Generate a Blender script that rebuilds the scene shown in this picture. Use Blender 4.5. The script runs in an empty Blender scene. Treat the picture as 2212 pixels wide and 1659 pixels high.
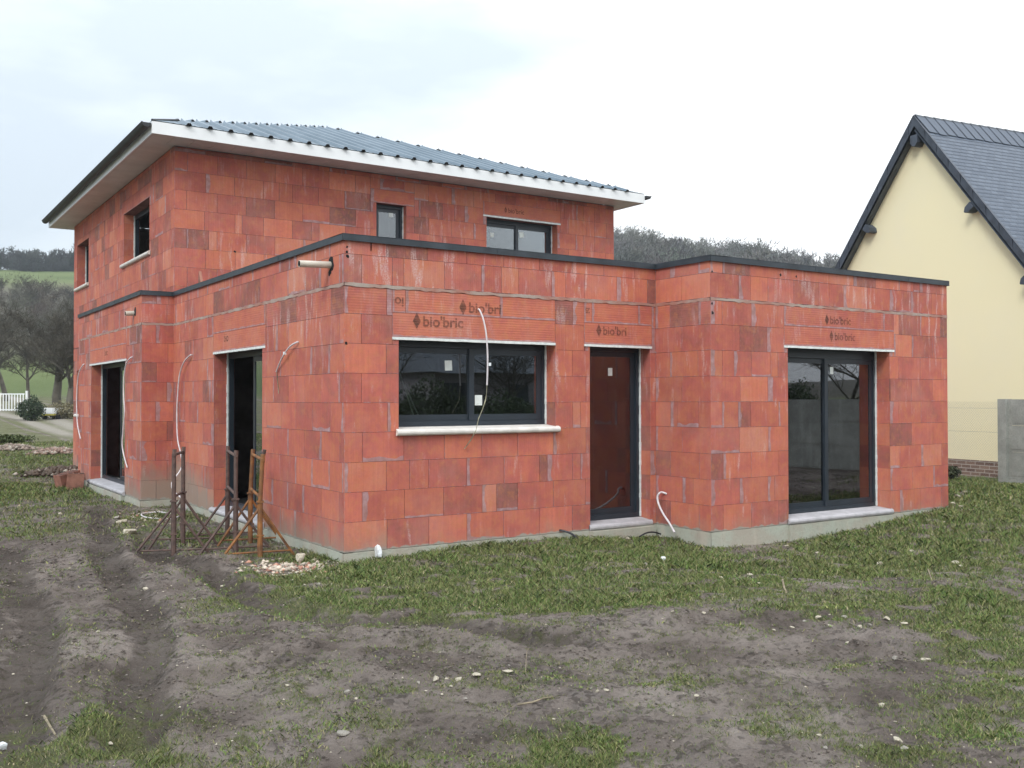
import bpy, math, random
import numpy as np
from mathutils import Vector, Matrix, noise
rnd = random.Random(7)
npr = np.random.RandomState(5)
scene = bpy.context.scene
R = math.radians

# ------------------------------------------------------------------ camera
F = 2123.73
CAM = np.array([-4.2311, -9.5864, 1.6146])
FW = np.array([0.55191607, 0.83376165, 0.01517121])
RT = np.array([0.83386763, -0.55196299, -0.00127667])
UP = np.array([-0.00730951, -0.01335539, 0.9998841])
cam = bpy.data.objects.new('camera', bpy.data.cameras.new('camera'))
scene.collection.objects.link(cam)
m = Matrix.Identity(4)
for i in range(3):
    m[i][0] = RT[i]; m[i][1] = UP[i]; m[i][2] = -FW[i]; m[i][3] = CAM[i]
cam.matrix_world = m
cam.data.sensor_width = 36
cam.data.lens = 36 * F / 2212
cam.data.clip_start = 0.1
cam.data.clip_end = 3000
scene.camera = cam

# ------------------------------------------------------------------ sky
W = bpy.data.worlds.new('World'); scene.world = W; W.use_nodes = True
nt = W.node_tree; nt.nodes.clear()
def N(t, ty, **k):
    n = t.nodes.new(ty)
    for a, b in k.items(): setattr(n, a, b)
    return n
SUN_EL, SUN_AZ = R(42), R(240)          # azimuth clockwise from +Y
sky = N(nt, 'ShaderNodeTexSky', sky_type='NISHITA'); sky.sun_disc = False
sky.sun_elevation = SUN_EL; sky.sun_rotation = SUN_AZ
bg1 = N(nt, 'ShaderNodeBackground'); bg1.inputs[1].default_value = 0.1
nt.links.new(sky.outputs[0], bg1.inputs[0])
tc = N(nt, 'ShaderNodeTexCoord')
mp = N(nt, 'ShaderNodeMapping'); mp.inputs['Scale'].default_value = (1.0, 1.0, 3.2)
nt.links.new(tc.outputs['Generated'], mp.inputs[0])
n1 = N(nt, 'ShaderNodeTexNoise'); n1.inputs['Scale'].default_value = 2.6; n1.inputs['Detail'].default_value = 5
n1.inputs['Roughness'].default_value = 0.5
nt.links.new(mp.outputs[0], n1.inputs[0])
sx = N(nt, 'ShaderNodeSeparateXYZ'); nt.links.new(tc.outputs['Generated'], sx.inputs[0])
dot = N(nt, 'ShaderNodeVectorMath', operation='DOT_PRODUCT')     # grey bank stands to the north-west
nt.links.new(tc.outputs['Generated'], dot.inputs[0]); dot.inputs[1].default_value = (-0.62, 0.55, 0.35)
def M(t, op, a, b=None, c=None, clamp=False):
    n = t.nodes.new('ShaderNodeMath'); n.operation = op; n.use_clamp = clamp
    for i, v in enumerate((a, b, c)):
        if v is None: continue
        if isinstance(v, (int, float)): n.inputs[i].default_value = v
        else: t.links.new(v, n.inputs[i])
    return n.outputs[0]
fac = M(nt, 'ADD', M(nt, 'MULTIPLY', dot.outputs['Value'], 0.55), n1.outputs[0])
cr = N(nt, 'ShaderNodeValToRGB')
e = cr.color_ramp.elements
e[0].position = 0.52; e[0].color = (1.12, 1.14, 1.16, 1)
e[1].position = 0.80; e[1].color = (0.62, 0.70, 0.775, 1)
x_ = cr.color_ramp.elements.new(0.64); x_.color = (0.80, 0.87, 0.925, 1)
nt.links.new(fac, cr.inputs[0])
up = M(nt, 'MAXIMUM', sx.outputs[2], 0.0)
strg = M(nt, 'MULTIPLY_ADD', M(nt, 'POWER', up, 1.5), 1.15, 0.92)
bg2 = N(nt, 'ShaderNodeBackground'); nt.links.new(cr.outputs[0], bg2.inputs[0]); nt.links.new(strg, bg2.inputs[1])
mx = N(nt, 'ShaderNodeMixShader'); mx.inputs[0].default_value = 0.9
nt.links.new(bg1.outputs[0], mx.inputs[1]); nt.links.new(bg2.outputs[0], mx.inputs[2])
wo = N(nt, 'ShaderNodeOutputWorld'); nt.links.new(mx.outputs[0], wo.inputs[0])

sd = bpy.data.lights.new('sun', 'SUN'); sd.energy = 1.5; sd.angle = R(20); sd.color = (1, 0.97, 0.93)
sun = bpy.data.objects.new('sun', sd); scene.collection.objects.link(sun)
dv = Vector((math.sin(SUN_AZ) * math.cos(SUN_EL), math.cos(SUN_AZ) * math.cos(SUN_EL), math.sin(SUN_EL)))
sun.rotation_euler = dv.to_track_quat('Z', 'Y').to_euler()
vs = scene.view_settings
vs.view_transform = 'Standard'; vs.look = 'None'; vs.gamma = 1; vs.exposure = 0.38; vs.use_curve_mapping = False
scene.cycles.max_bounces = 8
scene.cycles.transparent_max_bounces = 12

# ------------------------------------------------------------------ helpers
def tag(o, label=None, cat=None, group=None, kind=None):
    if label: o['label'] = label
    if cat: o['category'] = cat
    if group: o['group'] = group
    if kind: o['kind'] = kind
    return o
def empty(name, loc=(0, 0, 0), rz=0):
    o = bpy.data.objects.new(name, None); scene.collection.objects.link(o)
    o.location = loc; o.rotation_euler = (0, 0, rz); o.empty_display_size = .2
    return o
class MB:
    """collects polygons with optional attributes, links them as ONE mesh object"""
    def __init__(s): s.v = []; s.f = []; s.mi = []; s.t = []; s.w = []; s.uv = []; s.lo = []; s.sm = []
    def poly(s, pts, mi=0, tint=(.5, .5, 0, 0), wear=(0, 0, 0, 1), uv=None, lo=None, smooth=False):
        b = len(s.v); s.v += [tuple(p) for p in pts]; n = len(pts); s.f.append(tuple(range(b, b + n)))
        s.mi.append(mi); s.sm.append(smooth)
        s.t += [tint] * n; s.w += [wear] * n
        s.uv += uv if uv else [(p[0] + p[1], p[2]) for p in pts]
        s.lo += lo if lo else [(1, 1)] * n
    def box(s, c, d, mi=0, rot=None, **k):
        c = Vector(c); h = [x / 2 for x in d]
        P = [Vector((sx * h[0], sy * h[1], sz * h[2])) for sz in (-1, 1) for sy in (-1, 1) for sx in (-1, 1)]
        if rot is not None: P = [rot @ p for p in P]
        P = [p + c for p in P]
        for q in ((0, 2, 3, 1), (4, 5, 7, 6), (0, 1, 5, 4), (2, 6, 7, 3), (0, 4, 6, 2), (1, 3, 7, 5)):
            s.poly([P[i] for i in q], mi, **k)
    def obox(s, O, U, V, Wv, u0, u1, v0, v1, w0, w1, mi=0, **k):
        """box in a frame O + u*U + v*V + w*W"""
        f = lambda u, v, w: O + U * u + V * v + Wv * w
        P = [f(u, v, w) for w in (w0, w1) for v in (v0, v1) for u in (u0, u1)]
        flip = U.cross(V).dot(Wv) < 0
        for q in ((0, 2, 3, 1), (4, 5, 7, 6), (0, 1, 5, 4), (2, 6, 7, 3), (0, 4, 6, 2), (1, 3, 7, 5)):
            if flip: q = q[::-1]
            s.poly([P[i] for i in q], mi, **k)
    def tube(s, pts, r, seg=8, mi=0, caps=True):
        pts = [Vector(p) for p in pts]; n = len(pts)
        rr = r if isinstance(r, (list, tuple)) else [r] * n
        rings = []
        ref = Vector((0, 0, 1))
        for i, p in enumerate(pts):
            d = (pts[min(i + 1, n - 1)] - pts[max(i - 1, 0)])
            if d.length < 1e-9: d = Vector((0, 0, 1))
            d.normalize()
            if i == 0:
                a = d.cross(ref)
                if a.length < .05: a = d.cross(Vector((1, 0, 0)))
            else: a = a - d * a.dot(d)
            a.normalize(); b = d.cross(a)
            rings.append([p + (a * math.cos(2 * math.pi * k / seg) + b * math.sin(2 * math.pi * k / seg)) * rr[i] for k in range(seg)])
        for i in range(n - 1):
            for k in range(seg):
                k2 = (k + 1) % seg
                s.poly([rings[i][k2], rings[i][k], rings[i + 1][k], rings[i + 1][k2]][::-1], mi, smooth=True)
        if caps:
            s.poly(rings[0][::-1], mi); s.poly(rings[-1], mi)
    def build(s, name, mats, parent=None, attrs=False):
        me = bpy.data.meshes.new(name)
        me.from_pydata(s.v, [], s.f)
        if not isinstance(mats, (list, tuple)): mats = [mats]
        for x in mats: me.materials.append(x)
        me.polygons.foreach_set('material_index', s.mi)
        me.polygons.foreach_set('use_smooth', s.sm)
        if attrs:
            for nm, dat in (('tint', s.t), ('wear', s.w)):
                a = me.attributes.new(nm, 'FLOAT_COLOR', 'CORNER'); a.data.foreach_set('color', np.array(dat, dtype=np.float32).ravel())
            for nm, dat in (('wall', s.uv), ('loc', s.lo)):
                a = me.uv_layers.new(name=nm); a.data.foreach_set('uv', np.array(dat, dtype=np.float32).ravel())
        me.update()
        o = bpy.data.objects.new(name, me); scene.collection.objects.link(o)
        if parent: o.parent = parent
        return o
def ray(px, py):
    return FW + RT * (px - 1106) / F + UP * (829.5 - py) / F
def at(px, py, axis, val):      # point of the real plane axis = val seen at that spot of the photo, in metres
    d = ray(px, py); t = (val - CAM[axis]) / d[axis]
    return Vector(CAM + d * t)

# ------------------------------------------------------------------ materials
def newmat(name):
    mt = bpy.data.materials.new(name); mt.use_nodes = True
    t = mt.node_tree; b = t.nodes['Principled BSDF']
    return mt, t, b
def noise_n(t, vec, scale, detail=4, rough=.55, dim='3D'):
    n = N(t, 'ShaderNodeTexNoise'); n.inputs['Scale'].default_value = scale; n.inputs['Detail'].default_value = detail
    n.inputs['Roughness'].default_value = rough
    if vec is not None: t.links.new(vec, n.inputs['Vector'])
    return n.outputs[0]
def mapp(t, vec, scale=(1, 1, 1), loc=(0, 0, 0)):
    n = N(t, 'ShaderNodeMapping'); n.inputs['Scale'].default_value = scale; n.inputs['Location'].default_value = loc
    t.links.new(vec, n.inputs[0]); return n.outputs[0]
def mixc(t, f, a, b, mode='MIX'):
    n = N(t, 'ShaderNodeMix', data_type='RGBA', blend_type=mode)
    for i, v in ((0, f), (6, a), (7, b)):
        if isinstance(v, (int, float)): n.inputs[i].default_value = v
        elif isinstance(v, tuple): n.inputs[i].default_value = v if len(v) == 4 else v + (1,)
        else: t.links.new(v, n.inputs[i])
    return n.outputs[2]
def ramp(t, f, stops):
    n = N(t, 'ShaderNodeValToRGB'); e = n.color_ramp.elements
    while len(e) < len(stops): e.new(.5)
    for i, (p, c) in enumerate(stops):
        e[i].position = p; e[i].color = c + (1,) if len(c) == 3 else c
    t.links.new(f, n.inputs[0]); return n.outputs[0]
def smooth(t, x, a, b):
    n = N(t, 'ShaderNodeMapRange', interpolation_type='SMOOTHSTEP')
    t.links.new(x, n.inputs[0]); n.inputs[1].default_value = a; n.inputs[2].default_value = b
    n.inputs[3].default_value = 0; n.inputs[4].default_value = 1
    return n.outputs[0]
def bump(t, b, h, strength=.3, dist=.01):
    n = N(t, 'ShaderNodeBump'); n.inputs['Strength'].default_value = strength; n.inputs['Distance'].default_value = dist
    t.links.new(h, n.inputs['Height']); t.links.new(n.outputs[0], b.inputs['Normal'])
def simple(name, col, rough=.6, metal=0, var=.15, scale=6, bmp=.15, bd=.005, col2=None, spec=.5):
    mt, t, b = newmat(name)
    tcx = N(t, 'ShaderNodeTexCoord'); v = tcx.outputs['Object']
    n = noise_n(t, v, scale, 5); n2 = noise_n(t, v, scale * 9, 3)
    c2 = col2 if col2 else tuple(x * (1 - var * 1.6) for x in col)
    c = mixc(t, smooth(t, n, .3, .7), tuple(min(1, x * (1 + var * .5)) for x in col), c2)
    c = mixc(t, M(t, 'MULTIPLY', n2, var), c, tuple(x * .5 for x in col))
    t.links.new(c, b.inputs['Base Color']); b.inputs['Roughness'].default_value = rough; b.inputs['Metallic'].default_value = metal
    b.inputs['Specular IOR Level'].default_value = spec
    if bmp: bump(t, b, n2, bmp, bd)
    return mt

def terracotta():
    mt, t, b = newmat('terracotta')
    a = N(t, 'ShaderNodeAttribute', attribute_name='tint'); w = N(t, 'ShaderNodeAttribute', attribute_name='wear')
    sa = N(t, 'ShaderNodeSeparateColor'); t.links.new(a.outputs['Color'], sa.inputs[0])
    sw = N(t, 'ShaderNodeSeparateColor'); t.links.new(w.outputs['Color'], sw.inputs[0])
    uv = N(t, 'ShaderNodeUVMap', uv_map='wall').outputs[0]; lo = N(t, 'ShaderNodeUVMap', uv_map='loc').outputs[0]
    su = N(t, 'ShaderNodeSeparateXYZ'); t.links.new(uv, su.inputs[0])
    sl = N(t, 'ShaderNodeSeparateXYZ'); t.links.new(lo, sl.inputs[0])
    nbig = noise_n(t, uv, 3.1, 5, .6)
    hue = M(t, 'ADD', sa.outputs[1], M(t, 'MULTIPLY', M(t, 'SUBTRACT', nbig, .5), .95))
    base = ramp(t, hue, [(0, (.21, .098, .082)), (.2, (.29, .108, .088)), (.45, (.43, .120, .094)), (.72, (.53, .165, .102)), (1, (.54, .215, .145))])
    br = M(t, 'MULTIPLY_ADD', sa.outputs[0], .28, .84)
    streak = noise_n(t, mapp(t, uv, (34, 1.6, 1)), 1, 4, .6)
    hz = noise_n(t, mapp(t, uv, (2, 70, 1)), 1, 3, .5)
    st = M(t, 'ADD', M(t, 'MULTIPLY', streak, M(t, 'SUBTRACT', 1, sw.outputs[2])), M(t, 'MULTIPLY', hz, sw.outputs[2]))
    br = M(t, 'MULTIPLY', br, M(t, 'MULTIPLY_ADD', st, .34, .83))
    br = M(t, 'MULTIPLY', br, M(t, 'MULTIPLY_ADD', noise_n(t, uv, 26, 4, .7), .24, .88))
    cb = N(t, 'ShaderNodeCombineXYZ')
    for i in range(3): t.links.new(br, cb.inputs[i])
    base = mixc(t, 1.0, base, cb.outputs[0], 'MULTIPLY')
    ph = noise_n(t, mapp(t, uv, (9, 7, 1), (2, 5, 0)), 1, 5, .7)
    base = mixc(t, M(t, 'MULTIPLY', smooth(t, ph, .5, .68), .40), base, (.42, .125, .125))
    base = mixc(t, M(t, 'MULTIPLY', smooth(t, ph, .5, .34), .40), base, (.50, .20, .085))
    # dusty pink bloom
    bl = smooth(t, noise_n(t, mapp(t, uv, (1.4, 1.1, 1), (7, 3, 0)), 1, 6, .65), .48, .75)
    base = mixc(t, M(t, 'MULTIPLY', bl, .34), base, (.47, .235, .19))
    # efflorescence, running down
    # wide pale dust that ignores the joints
    du = smooth(t, noise_n(t, mapp(t, uv, (.55, .8, 1), (11, 2, 0)), 1, 6, .7), .50, .68)
    base = mixc(t, M(t, 'MULTIPLY', du, .24), base, (.54, .27, .21))
    ef = M(t, 'MULTIPLY', smooth(t, M(t, 'ADD', noise_n(t, mapp(t, uv, (11, 1.8, 1)), 1, 4, .6), M(t, 'MULTIPLY', smooth(t, su.outputs[1], 1.2, 2.7), .05)), .57, .70), smooth(t, noise_n(t, mapp(t, uv, (.8, .9, 1), (3, 8, 0)), 1, 3), .42, .62))
    ef = M(t, 'MULTIPLY', ef, M(t, 'MULTIPLY', sw.outputs[1], smooth(t, noise_n(t, uv, 60, 3), .3, .6)))
    base = mixc(t, M(t, 'MULTIPLY', ef, .62, clamp=True), base, (.62, .49, .48))
    # smeared mortar on joints
    wob = noise_n(t, uv, 22, 4, .7)
    big = noise_n(t, uv, 5.5, 3, .5)
    wid = M(t, 'MULTIPLY', sa.outputs[2], M(t, 'MULTIPLY_ADD', big, .16, -.015))
    d = M(t, 'ADD', sl.outputs[0], M(t, 'MULTIPLY', M(t, 'SUBTRACT', wob, .5), .035))
    mk = M(t, 'LESS_THAN', M(t, 'SUBTRACT', d, wid), 0)
    d2 = M(t, 'ADD', sl.outputs[1], M(t, 'MULTIPLY', M(t, 'SUBTRACT', wob, .5), .04))
    mk2 = M(t, 'LESS_THAN', M(t, 'SUBTRACT', d2, M(t, 'MULTIPLY', a.outputs['Alpha'], M(t, 'MULTIPLY_ADD', big, .13, -.02))), 0)
    mk = M(t, 'MAXIMUM', mk, mk2)
    mcol = ramp(t, noise_n(t, uv, 9, 4, .6), [(.3, (.24, .165, .155)), (.5, (.345, .225, .235)), (.72, (.46, .35, .375))])
    base = mixc(t, M(t, 'MULTIPLY', mk, M(t, 'MULTIPLY_ADD', noise_n(t, uv, 4, 2), .5, .5), clamp=True), base, mcol)
    # mud and cement splashes near the ground
    z = su.outputs[1]
    dz = M(t, 'SUBTRACT', M(t, 'MULTIPLY', sw.outputs[0], 2.0), z)
    dz = M(t, 'ADD', dz, M(t, 'MULTIPLY', M(t, 'SUBTRACT', noise_n(t, mapp(t, uv, (3.2, 1.6, 1)), 1, 6, .65), .5), .85))
    dm = smooth(t, dz, -.12, .42)
    dm = M(t, 'MULTIPLY', dm, .84)
    base = mixc(t, dm, base, (.275, .235, .19))
    # cement slurry line right at the base
    cz = M(t, 'SUBTRACT', M(t, 'MULTIPLY_ADD', noise_n(t, mapp(t, uv, (5, 2, 1)), 1, 5, .6), .16, -.055), z)
    base = mixc(t, M(t, 'MULTIPLY', smooth(t, cz, 0, .018), .9), base, (.30, .30, .26))
    t.links.new(base, b.inputs['Base Color'])
    b.inputs['Roughness'].default_value = .85; b.inputs['Specular IOR Level'].default_value = .25
    gro = N(t, 'ShaderNodeTexWave', bands_direction='X'); gro.inputs['Scale'].default_value = 11; gro.inputs['Distortion'].default_value = .6
    t.links.new(uv, gro.inputs[0])
    gro2 = N(t, 'ShaderNodeTexWave', bands_direction='Y'); gro2.inputs['Scale'].default_value = 11; gro2.inputs['Distortion'].default_value = .4
    t.links.new(uv, gro2.inputs[0])
    g = M(t, 'ADD', M(t, 'MULTIPLY', gro.outputs['Fac'], M(t, 'SUBTRACT', 1, sw.outputs[2])), M(t, 'MULTIPLY', gro2.outputs['Fac'], M(t, 'MULTIPLY', sw.outputs[2], 2)))
    h = M(t, 'ADD', M(t, 'MULTIPLY', g, .25), M(t, 'ADD', noise_n(t, uv, 60, 5, .7), M(t, 'MULTIPLY', mk, .9)))
    bump(t, b, h, .5, .004)
    return mt
TER = terracotta()
def mortar():
    return simple('joint_backing', (.13, .045, .036), .95, 0, .3, 5, .5, .004, col2=(.22, .10, .085))
MOR = mortar()
def concrete(name, c, c2):
    mt, t, b = newmat(name)
    v = N(t, 'ShaderNodeTexCoord').outputs['Object']
    a = noise_n(t, v, 2.2, 6, .65); f = noise_n(t, v, 40, 5, .7)
    col = mixc(t, smooth(t, a, .35, .65), c, c2)
    col = mixc(t, M(t, 'MULTIPLY', smooth(t, f, .45, .7), .35), col, tuple(x * .55 for x in c))
    col = mixc(t, M(t, 'MULTIPLY', smooth(t, noise_n(t, mapp(t, v, (5, 5, .7)), 1, 4), .55, .7), .4), col, tuple(x * 1.35 for x in c2))
    t.links.new(col, b.inputs['Base Color']); b.inputs['Roughness'].default_value = .9
    bump(t, b, M(t, 'ADD', f, a), .6, .01); return mt
PLINTH = concrete('plinth_cement', (.40, .43, .36), (.38, .345, .285))
FENCEC = concrete('fence_concrete', (.25, .26, .235), (.35, .36, .33))
SILLC = simple('sill_concrete', (.46, .45, .47), .7, 0, .12, 9, .2, .002)
SILLW = simple('sill_stone', (.74, .71, .66), .6, 0, .10, 7, .2, .002)
ANTH = simple('anthracite_aluminium', (.022, .031, .042), .38, 0, .10, 4, .03, .001)
ANTHM = simple('anthracite_flashing', (.050, .062, .075), .45, .35, .25, 3, .05, .002)
WHITEP = simple('white_lacquer', (.80, .82, .83), .35, 0, .04, 2, 0)
SOFF = simple('soffit_panel', (.62, .60, .585), .5, 0, .08, 2, 0)
GUTM = simple('gutter_metal', (.028, .032, .036), .55, .0, .3, 5, .05, .002)
DARK = simple('dark_void', (.006, .006, .007), .9, 0, .1, 3, 0)
SEALW = simple('white_sealant', (.78, .82, .80), .5, 0, .10, 18, .3, .003)
PVC = simple('pvc_beige', (.60, .555, .47), .4, 0, .1, 5, 0)
CABW = simple('white_conduit', (.72, .68, .70), .45, 0, .10, 12, .1, .001)
WIREY = simple('thin_wires', (.42, .40, .27), .5, 0, .5, 10, 0)
BLACKP = simple('black_plastic', (.025, .027, .035), .5, 0, .2, 6, 0)
STICK = simple('paper_sticker', (.72, .76, .73), .7, 0, .06, 20, 0)
PLASTER = simple('interior_plaster', (.33, .32, .31), .9, 0, .1, 2, .1)
GRAVR = simple('roof_membrane', (.10, .10, .105), .9, 0, .3, 3, .3)
RUST = simple('rusty_steel', (.135, .085, .070), .75, .15, .5, 14, .5, .003, col2=(.085, .060, .055))
RUSTO = simple('rusty_orange_paint', (.33, .14, .038), .75, .1, .7, 6, .5, .003, col2=(.11, .062, .042))
LIME = simple('limestone', (.62, .56, .44), .9, 0, .25, 9, .6, .01)
LIMEG = simple('grey_stone', (.40, .37, .32), .9, 0, .3, 9, .6, .01)
WHITES = simple('white_plaster_lump', (.80, .84, .86), .8, 0, .08, 9, .4, .01)
BRK = simple('loose_terracotta', (.33, .15, .105), .85, 0, .25, 7, .4, .004)
TWIG = simple('dry_twig', (.30, .25, .17), .9, 0, .3, 15, .3, .003)

def metal_roof():
    mt, t, b = newmat('roof_sheet')
    v = N(t, 'ShaderNodeTexCoord').outputs['Object']
    n = noise_n(t, mapp(t, v, (1.2, .5, .5)), 1.5, 5, .6)
    c = mixc(t, smooth(t, n, .3, .7), (.105, .150, .190), (.165, .215, .26))
    t.links.new(c, b.inputs['Base Color']); b.inputs['Roughness'].default_value = .36; b.inputs['Metallic'].default_value = .25
    bump(t, b, noise_n(t, v, 3, 3), .12, .02)
    return mt
SHEET = metal_roof()
def glassmat():
    mt, t, b = newmat('window_glass')
    out = t.nodes['Material Output']; t.nodes.remove(b)
    tr = N(t, 'ShaderNodeBsdfTransparent'); tr.inputs[0].default_value = (.62, .66, .65, 1)
    gl = N(t, 'ShaderNodeBsdfGlossy'); gl.inputs[0].default_value = (.92, .95, 1, 1); gl.inputs['Roughness'].default_value = 0.012
    fr = N(t, 'ShaderNodeFresnel'); fr.inputs[0].default_value = 1.62
    f = M(t, 'MULTIPLY', fr.outputs[0], 2.5, clamp=True)
    nb = N(t, 'ShaderNodeBump'); nb.inputs['Strength'].default_value = .05; nb.inputs['Distance'].default_value = .02
    v = N(t, 'ShaderNodeTexCoord').outputs['Object']
    t.links.new(noise_n(t, v, 1.3, 1), nb.inputs['Height']); t.links.new(nb.outputs[0], gl.inputs['Normal'])
    mxs = N(t, 'ShaderNodeMixShader'); t.links.new(f, mxs.inputs[0]); t.links.new(tr.outputs[0], mxs.inputs[1]); t.links.new(gl.outputs[0], mxs.inputs[2])
    t.links.new(mxs.outputs[0], out.inputs[0])
    return mt
GLASS = glassmat()
def inkmat():
    mt, t, b = newmat('stamped_ink')
    out = t.nodes['Material Output']
    v = N(t, 'ShaderNodeTexCoord').outputs['Object']
    b.inputs['Base Color'].default_value = (.085, .045, .035, 1); b.inputs['Roughness'].default_value = .9
    tr = N(t, 'ShaderNodeBsdfTransparent')
    n = noise_n(t, mapp(t, v, (8, 8, 60)), 1, 4, .6)
    n2 = noise_n(t, v, 5.5, 3)
    f = M(t, 'MULTIPLY_ADD', M(t, 'ADD', smooth(t, n, .35, .65), smooth(t, n2, .35, .7)), .26, .26)
    mxs = N(t, 'ShaderNodeMixShader'); t.links.new(f, mxs.inputs[0]); t.links.new(tr.outputs[0], mxs.inputs[1]); t.links.new(b.outputs[0], mxs.inputs[2])
    t.links.new(mxs.outputs[0], out.inputs[0]); return mt
INK = inkmat()
def vcol(name, rough=.9, attr='col', spec=.3):
    mt, t, b = newmat(name)
    a = N(t, 'ShaderNodeAttribute', attribute_name=attr)
    t.links.new(a.outputs['Color'], b.inputs['Base Color']); b.inputs['Roughness'].default_value = rough
    b.inputs['Specular IOR Level'].default_value = spec
    return mt
GRASSM = vcol('grass_blades', .7); 

# ------------------------------------------------------------------ terrain
BX, CC, DX, EY, FX, GY, HY = 4.35, -.98, 9.22, 6.77, -.5, 12.2, 15.78
ctrl = [(0, 0, -.12), (1.0, -.1, -.07), (2.2, -.1, -.02), (3.3, -.1, -.03), (4.15, -.2, -.06), (4.3, -1.15, -.25), (4.8, -1.2, -.26), (5.3, -1.1, -.26), (5.0, -2.0, -.22), (3.9, -1.2, -.18), (6.6, -1.1, -.19),
        (7.6, -1.1, -.11), (9.2, -1.1, .02), (11, -.5, .08), (13, 0, .03), (17, 2, -.13), (15, 1, -.08), (14.5, -1.5, .0), (-.1, 3, -.10), (-.2, 6, -.10), (-.5, 6.8, -.11),
        (-.6, 9, -.13), (-.6, 12, -.10), (0, 16, -.02), (-4, 10, -.1), (-2, 3, -.13), (-1.2, 1.5, -.14), (-4, -2, -.15), (-2.2, -4, -.14), (0, -3, -.12), (2, -2.5, -.14),
        (-4.2, -9.6, -.10), (5, -4.4, -.13), (9, -5, -.02), (1, -7, -.12), (-8, -6, -.1), (-8, 4, -.1), (-8, 20, .1), (4, -12, -.05), (13, -8, .1)]
CT = np.array(ctrl)
def smooth_h(x, y):
    x = np.asarray(x, float); y = np.asarray(y, float)
    num = 0; den = 0
    for cx_, cy_, cz_ in CT:
        w = np.exp(-((x - cx_) ** 2 + (y - cy_) ** 2) / (2 * 1.0 ** 2)) + 1e-4 / (1 + ((x - cx_) ** 2 + (y - cy_) ** 2) / 30.) ** 2
        num = num + w * cz_; den = den + w
    return num / den
def sfac(az):
    return np.interp(az, [-180, -120, -60, -20, 8, 25, 40, 46, 52, 60, 90, 140, 180], [.1, .15, .5, .86, .89, 1.0, 1.02,   .90, .75, .55, .30, .12, .1])
def far_h(x, y):
    dx = x - CAM[0]; dy = y - CAM[1]; d = np.hypot(dx, dy); az = np.degrees(np.arctan2(dx, dy))
    pr = np.interp(d, [0, 25, 32, 50, 70, 100, 140, 200, 240, 300, 340, 700, 1500], [0, 0, .28, .85, 1.6, 2.6, 8.0, 23.5, 32, 42.0, 43, 30, 10])
    return pr * np.where(d < 70, np.maximum(sfac(az), .25), sfac(az))
# value noise, vectorised
def vnoise(x, y, s, seed):
    x = x * s; y = y * s
    xi = np.floor(x).astype(np.int64); yi = np.floor(y).astype(np.int64); fx = x - xi; fy = y - yi
    fx = fx * fx * (3 - 2 * fx); fy = fy * fy * (3 - 2 * fy)
    def h(a, b):
        n = (a * 374761393 + b * 668265263 + seed * 974634777) & 0x7fffffff
        n = ((n ^ (n >> 13)) * 1274126177) & 0x7fffffff
        return ((n ^ (n >> 16)) & 0xffff) / 65535.0
    return (h(xi, yi) * (1 - fx) + h(xi + 1, yi) * fx) * (1 - fy) + (h(xi, yi + 1) * (1 - fx) + h(xi + 1, yi + 1) * fx) * fy
def fbm(x, y, s, seed, o=4, g=.5):
    a = 1; t = 0; n = 0
    for i in range(o):
        t = t + a * vnoise(x, y, s * 2 ** i, seed + i * 17); n += a; a *= g
    return t / n
def G(px, py, z=-.13):
    p = at(px, py, 2, z); return (p.x, p.y)
ruts = [ # wheel tracks: polyline, half width, depth
    ([G(20, 1195), G(45, 1260), G(70, 1340), G(75, 1430), G(62, 1530), G(30, 1640), (-3.7, -6.5)], .17, .085),
    ([G(-60, 1180), G(-60, 1300), G(-50, 1500), (-5.0, -6.0)], .17, .07),
    ([G(300, 1160), G(350, 1215), G(450, 1235), G(545, 1290), G(640, 1330), G(740, 1350), G(880, 1345), G(1000, 1370), G(1200, 1395)], .16, .06),
    ([G(200, 1100), G(230, 1200), G(300, 1300), G(330, 1400), G(330, 1500), G(290, 1620)], .15, .05),
    ([G(480, 1240), G(500, 1290), G(560, 1330), G(700, 1375), G(1000, 1420), G(1300, 1390), G(1600, 1340), G(1900, 1330)], .14, .04),
    ([G(300, 1600), G(420, 1480), G(600, 1420), G(820, 1400), G(1000, 1400)], .13, .045),
    ([G(800, 1640), G(900, 1560), G(1150, 1500), G(1500, 1450), G(1900, 1420), G(2250, 1430)], .15, .03),
]
def seg_dist(x, y, pl):
    best = np.full(np.shape(x), 1e9)
    for (ax, ay), (bx, by) in zip(pl[:-1], pl[1:]):
        vx, vy = bx - ax, by - ay; L = vx * vx + vy * vy + 1e-9
        t = np.clip(((x - ax) * vx + (y - ay) * vy) / L, 0, 1)
        best = np.minimum(best, np.hypot(x - ax - vx * t, y - ay - vy * t))
    return best
def near_mask(x, y):
    return np.clip(1 - (np.hypot(x - 1, y + 2) - 9) / 8, 0, 1)
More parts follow.
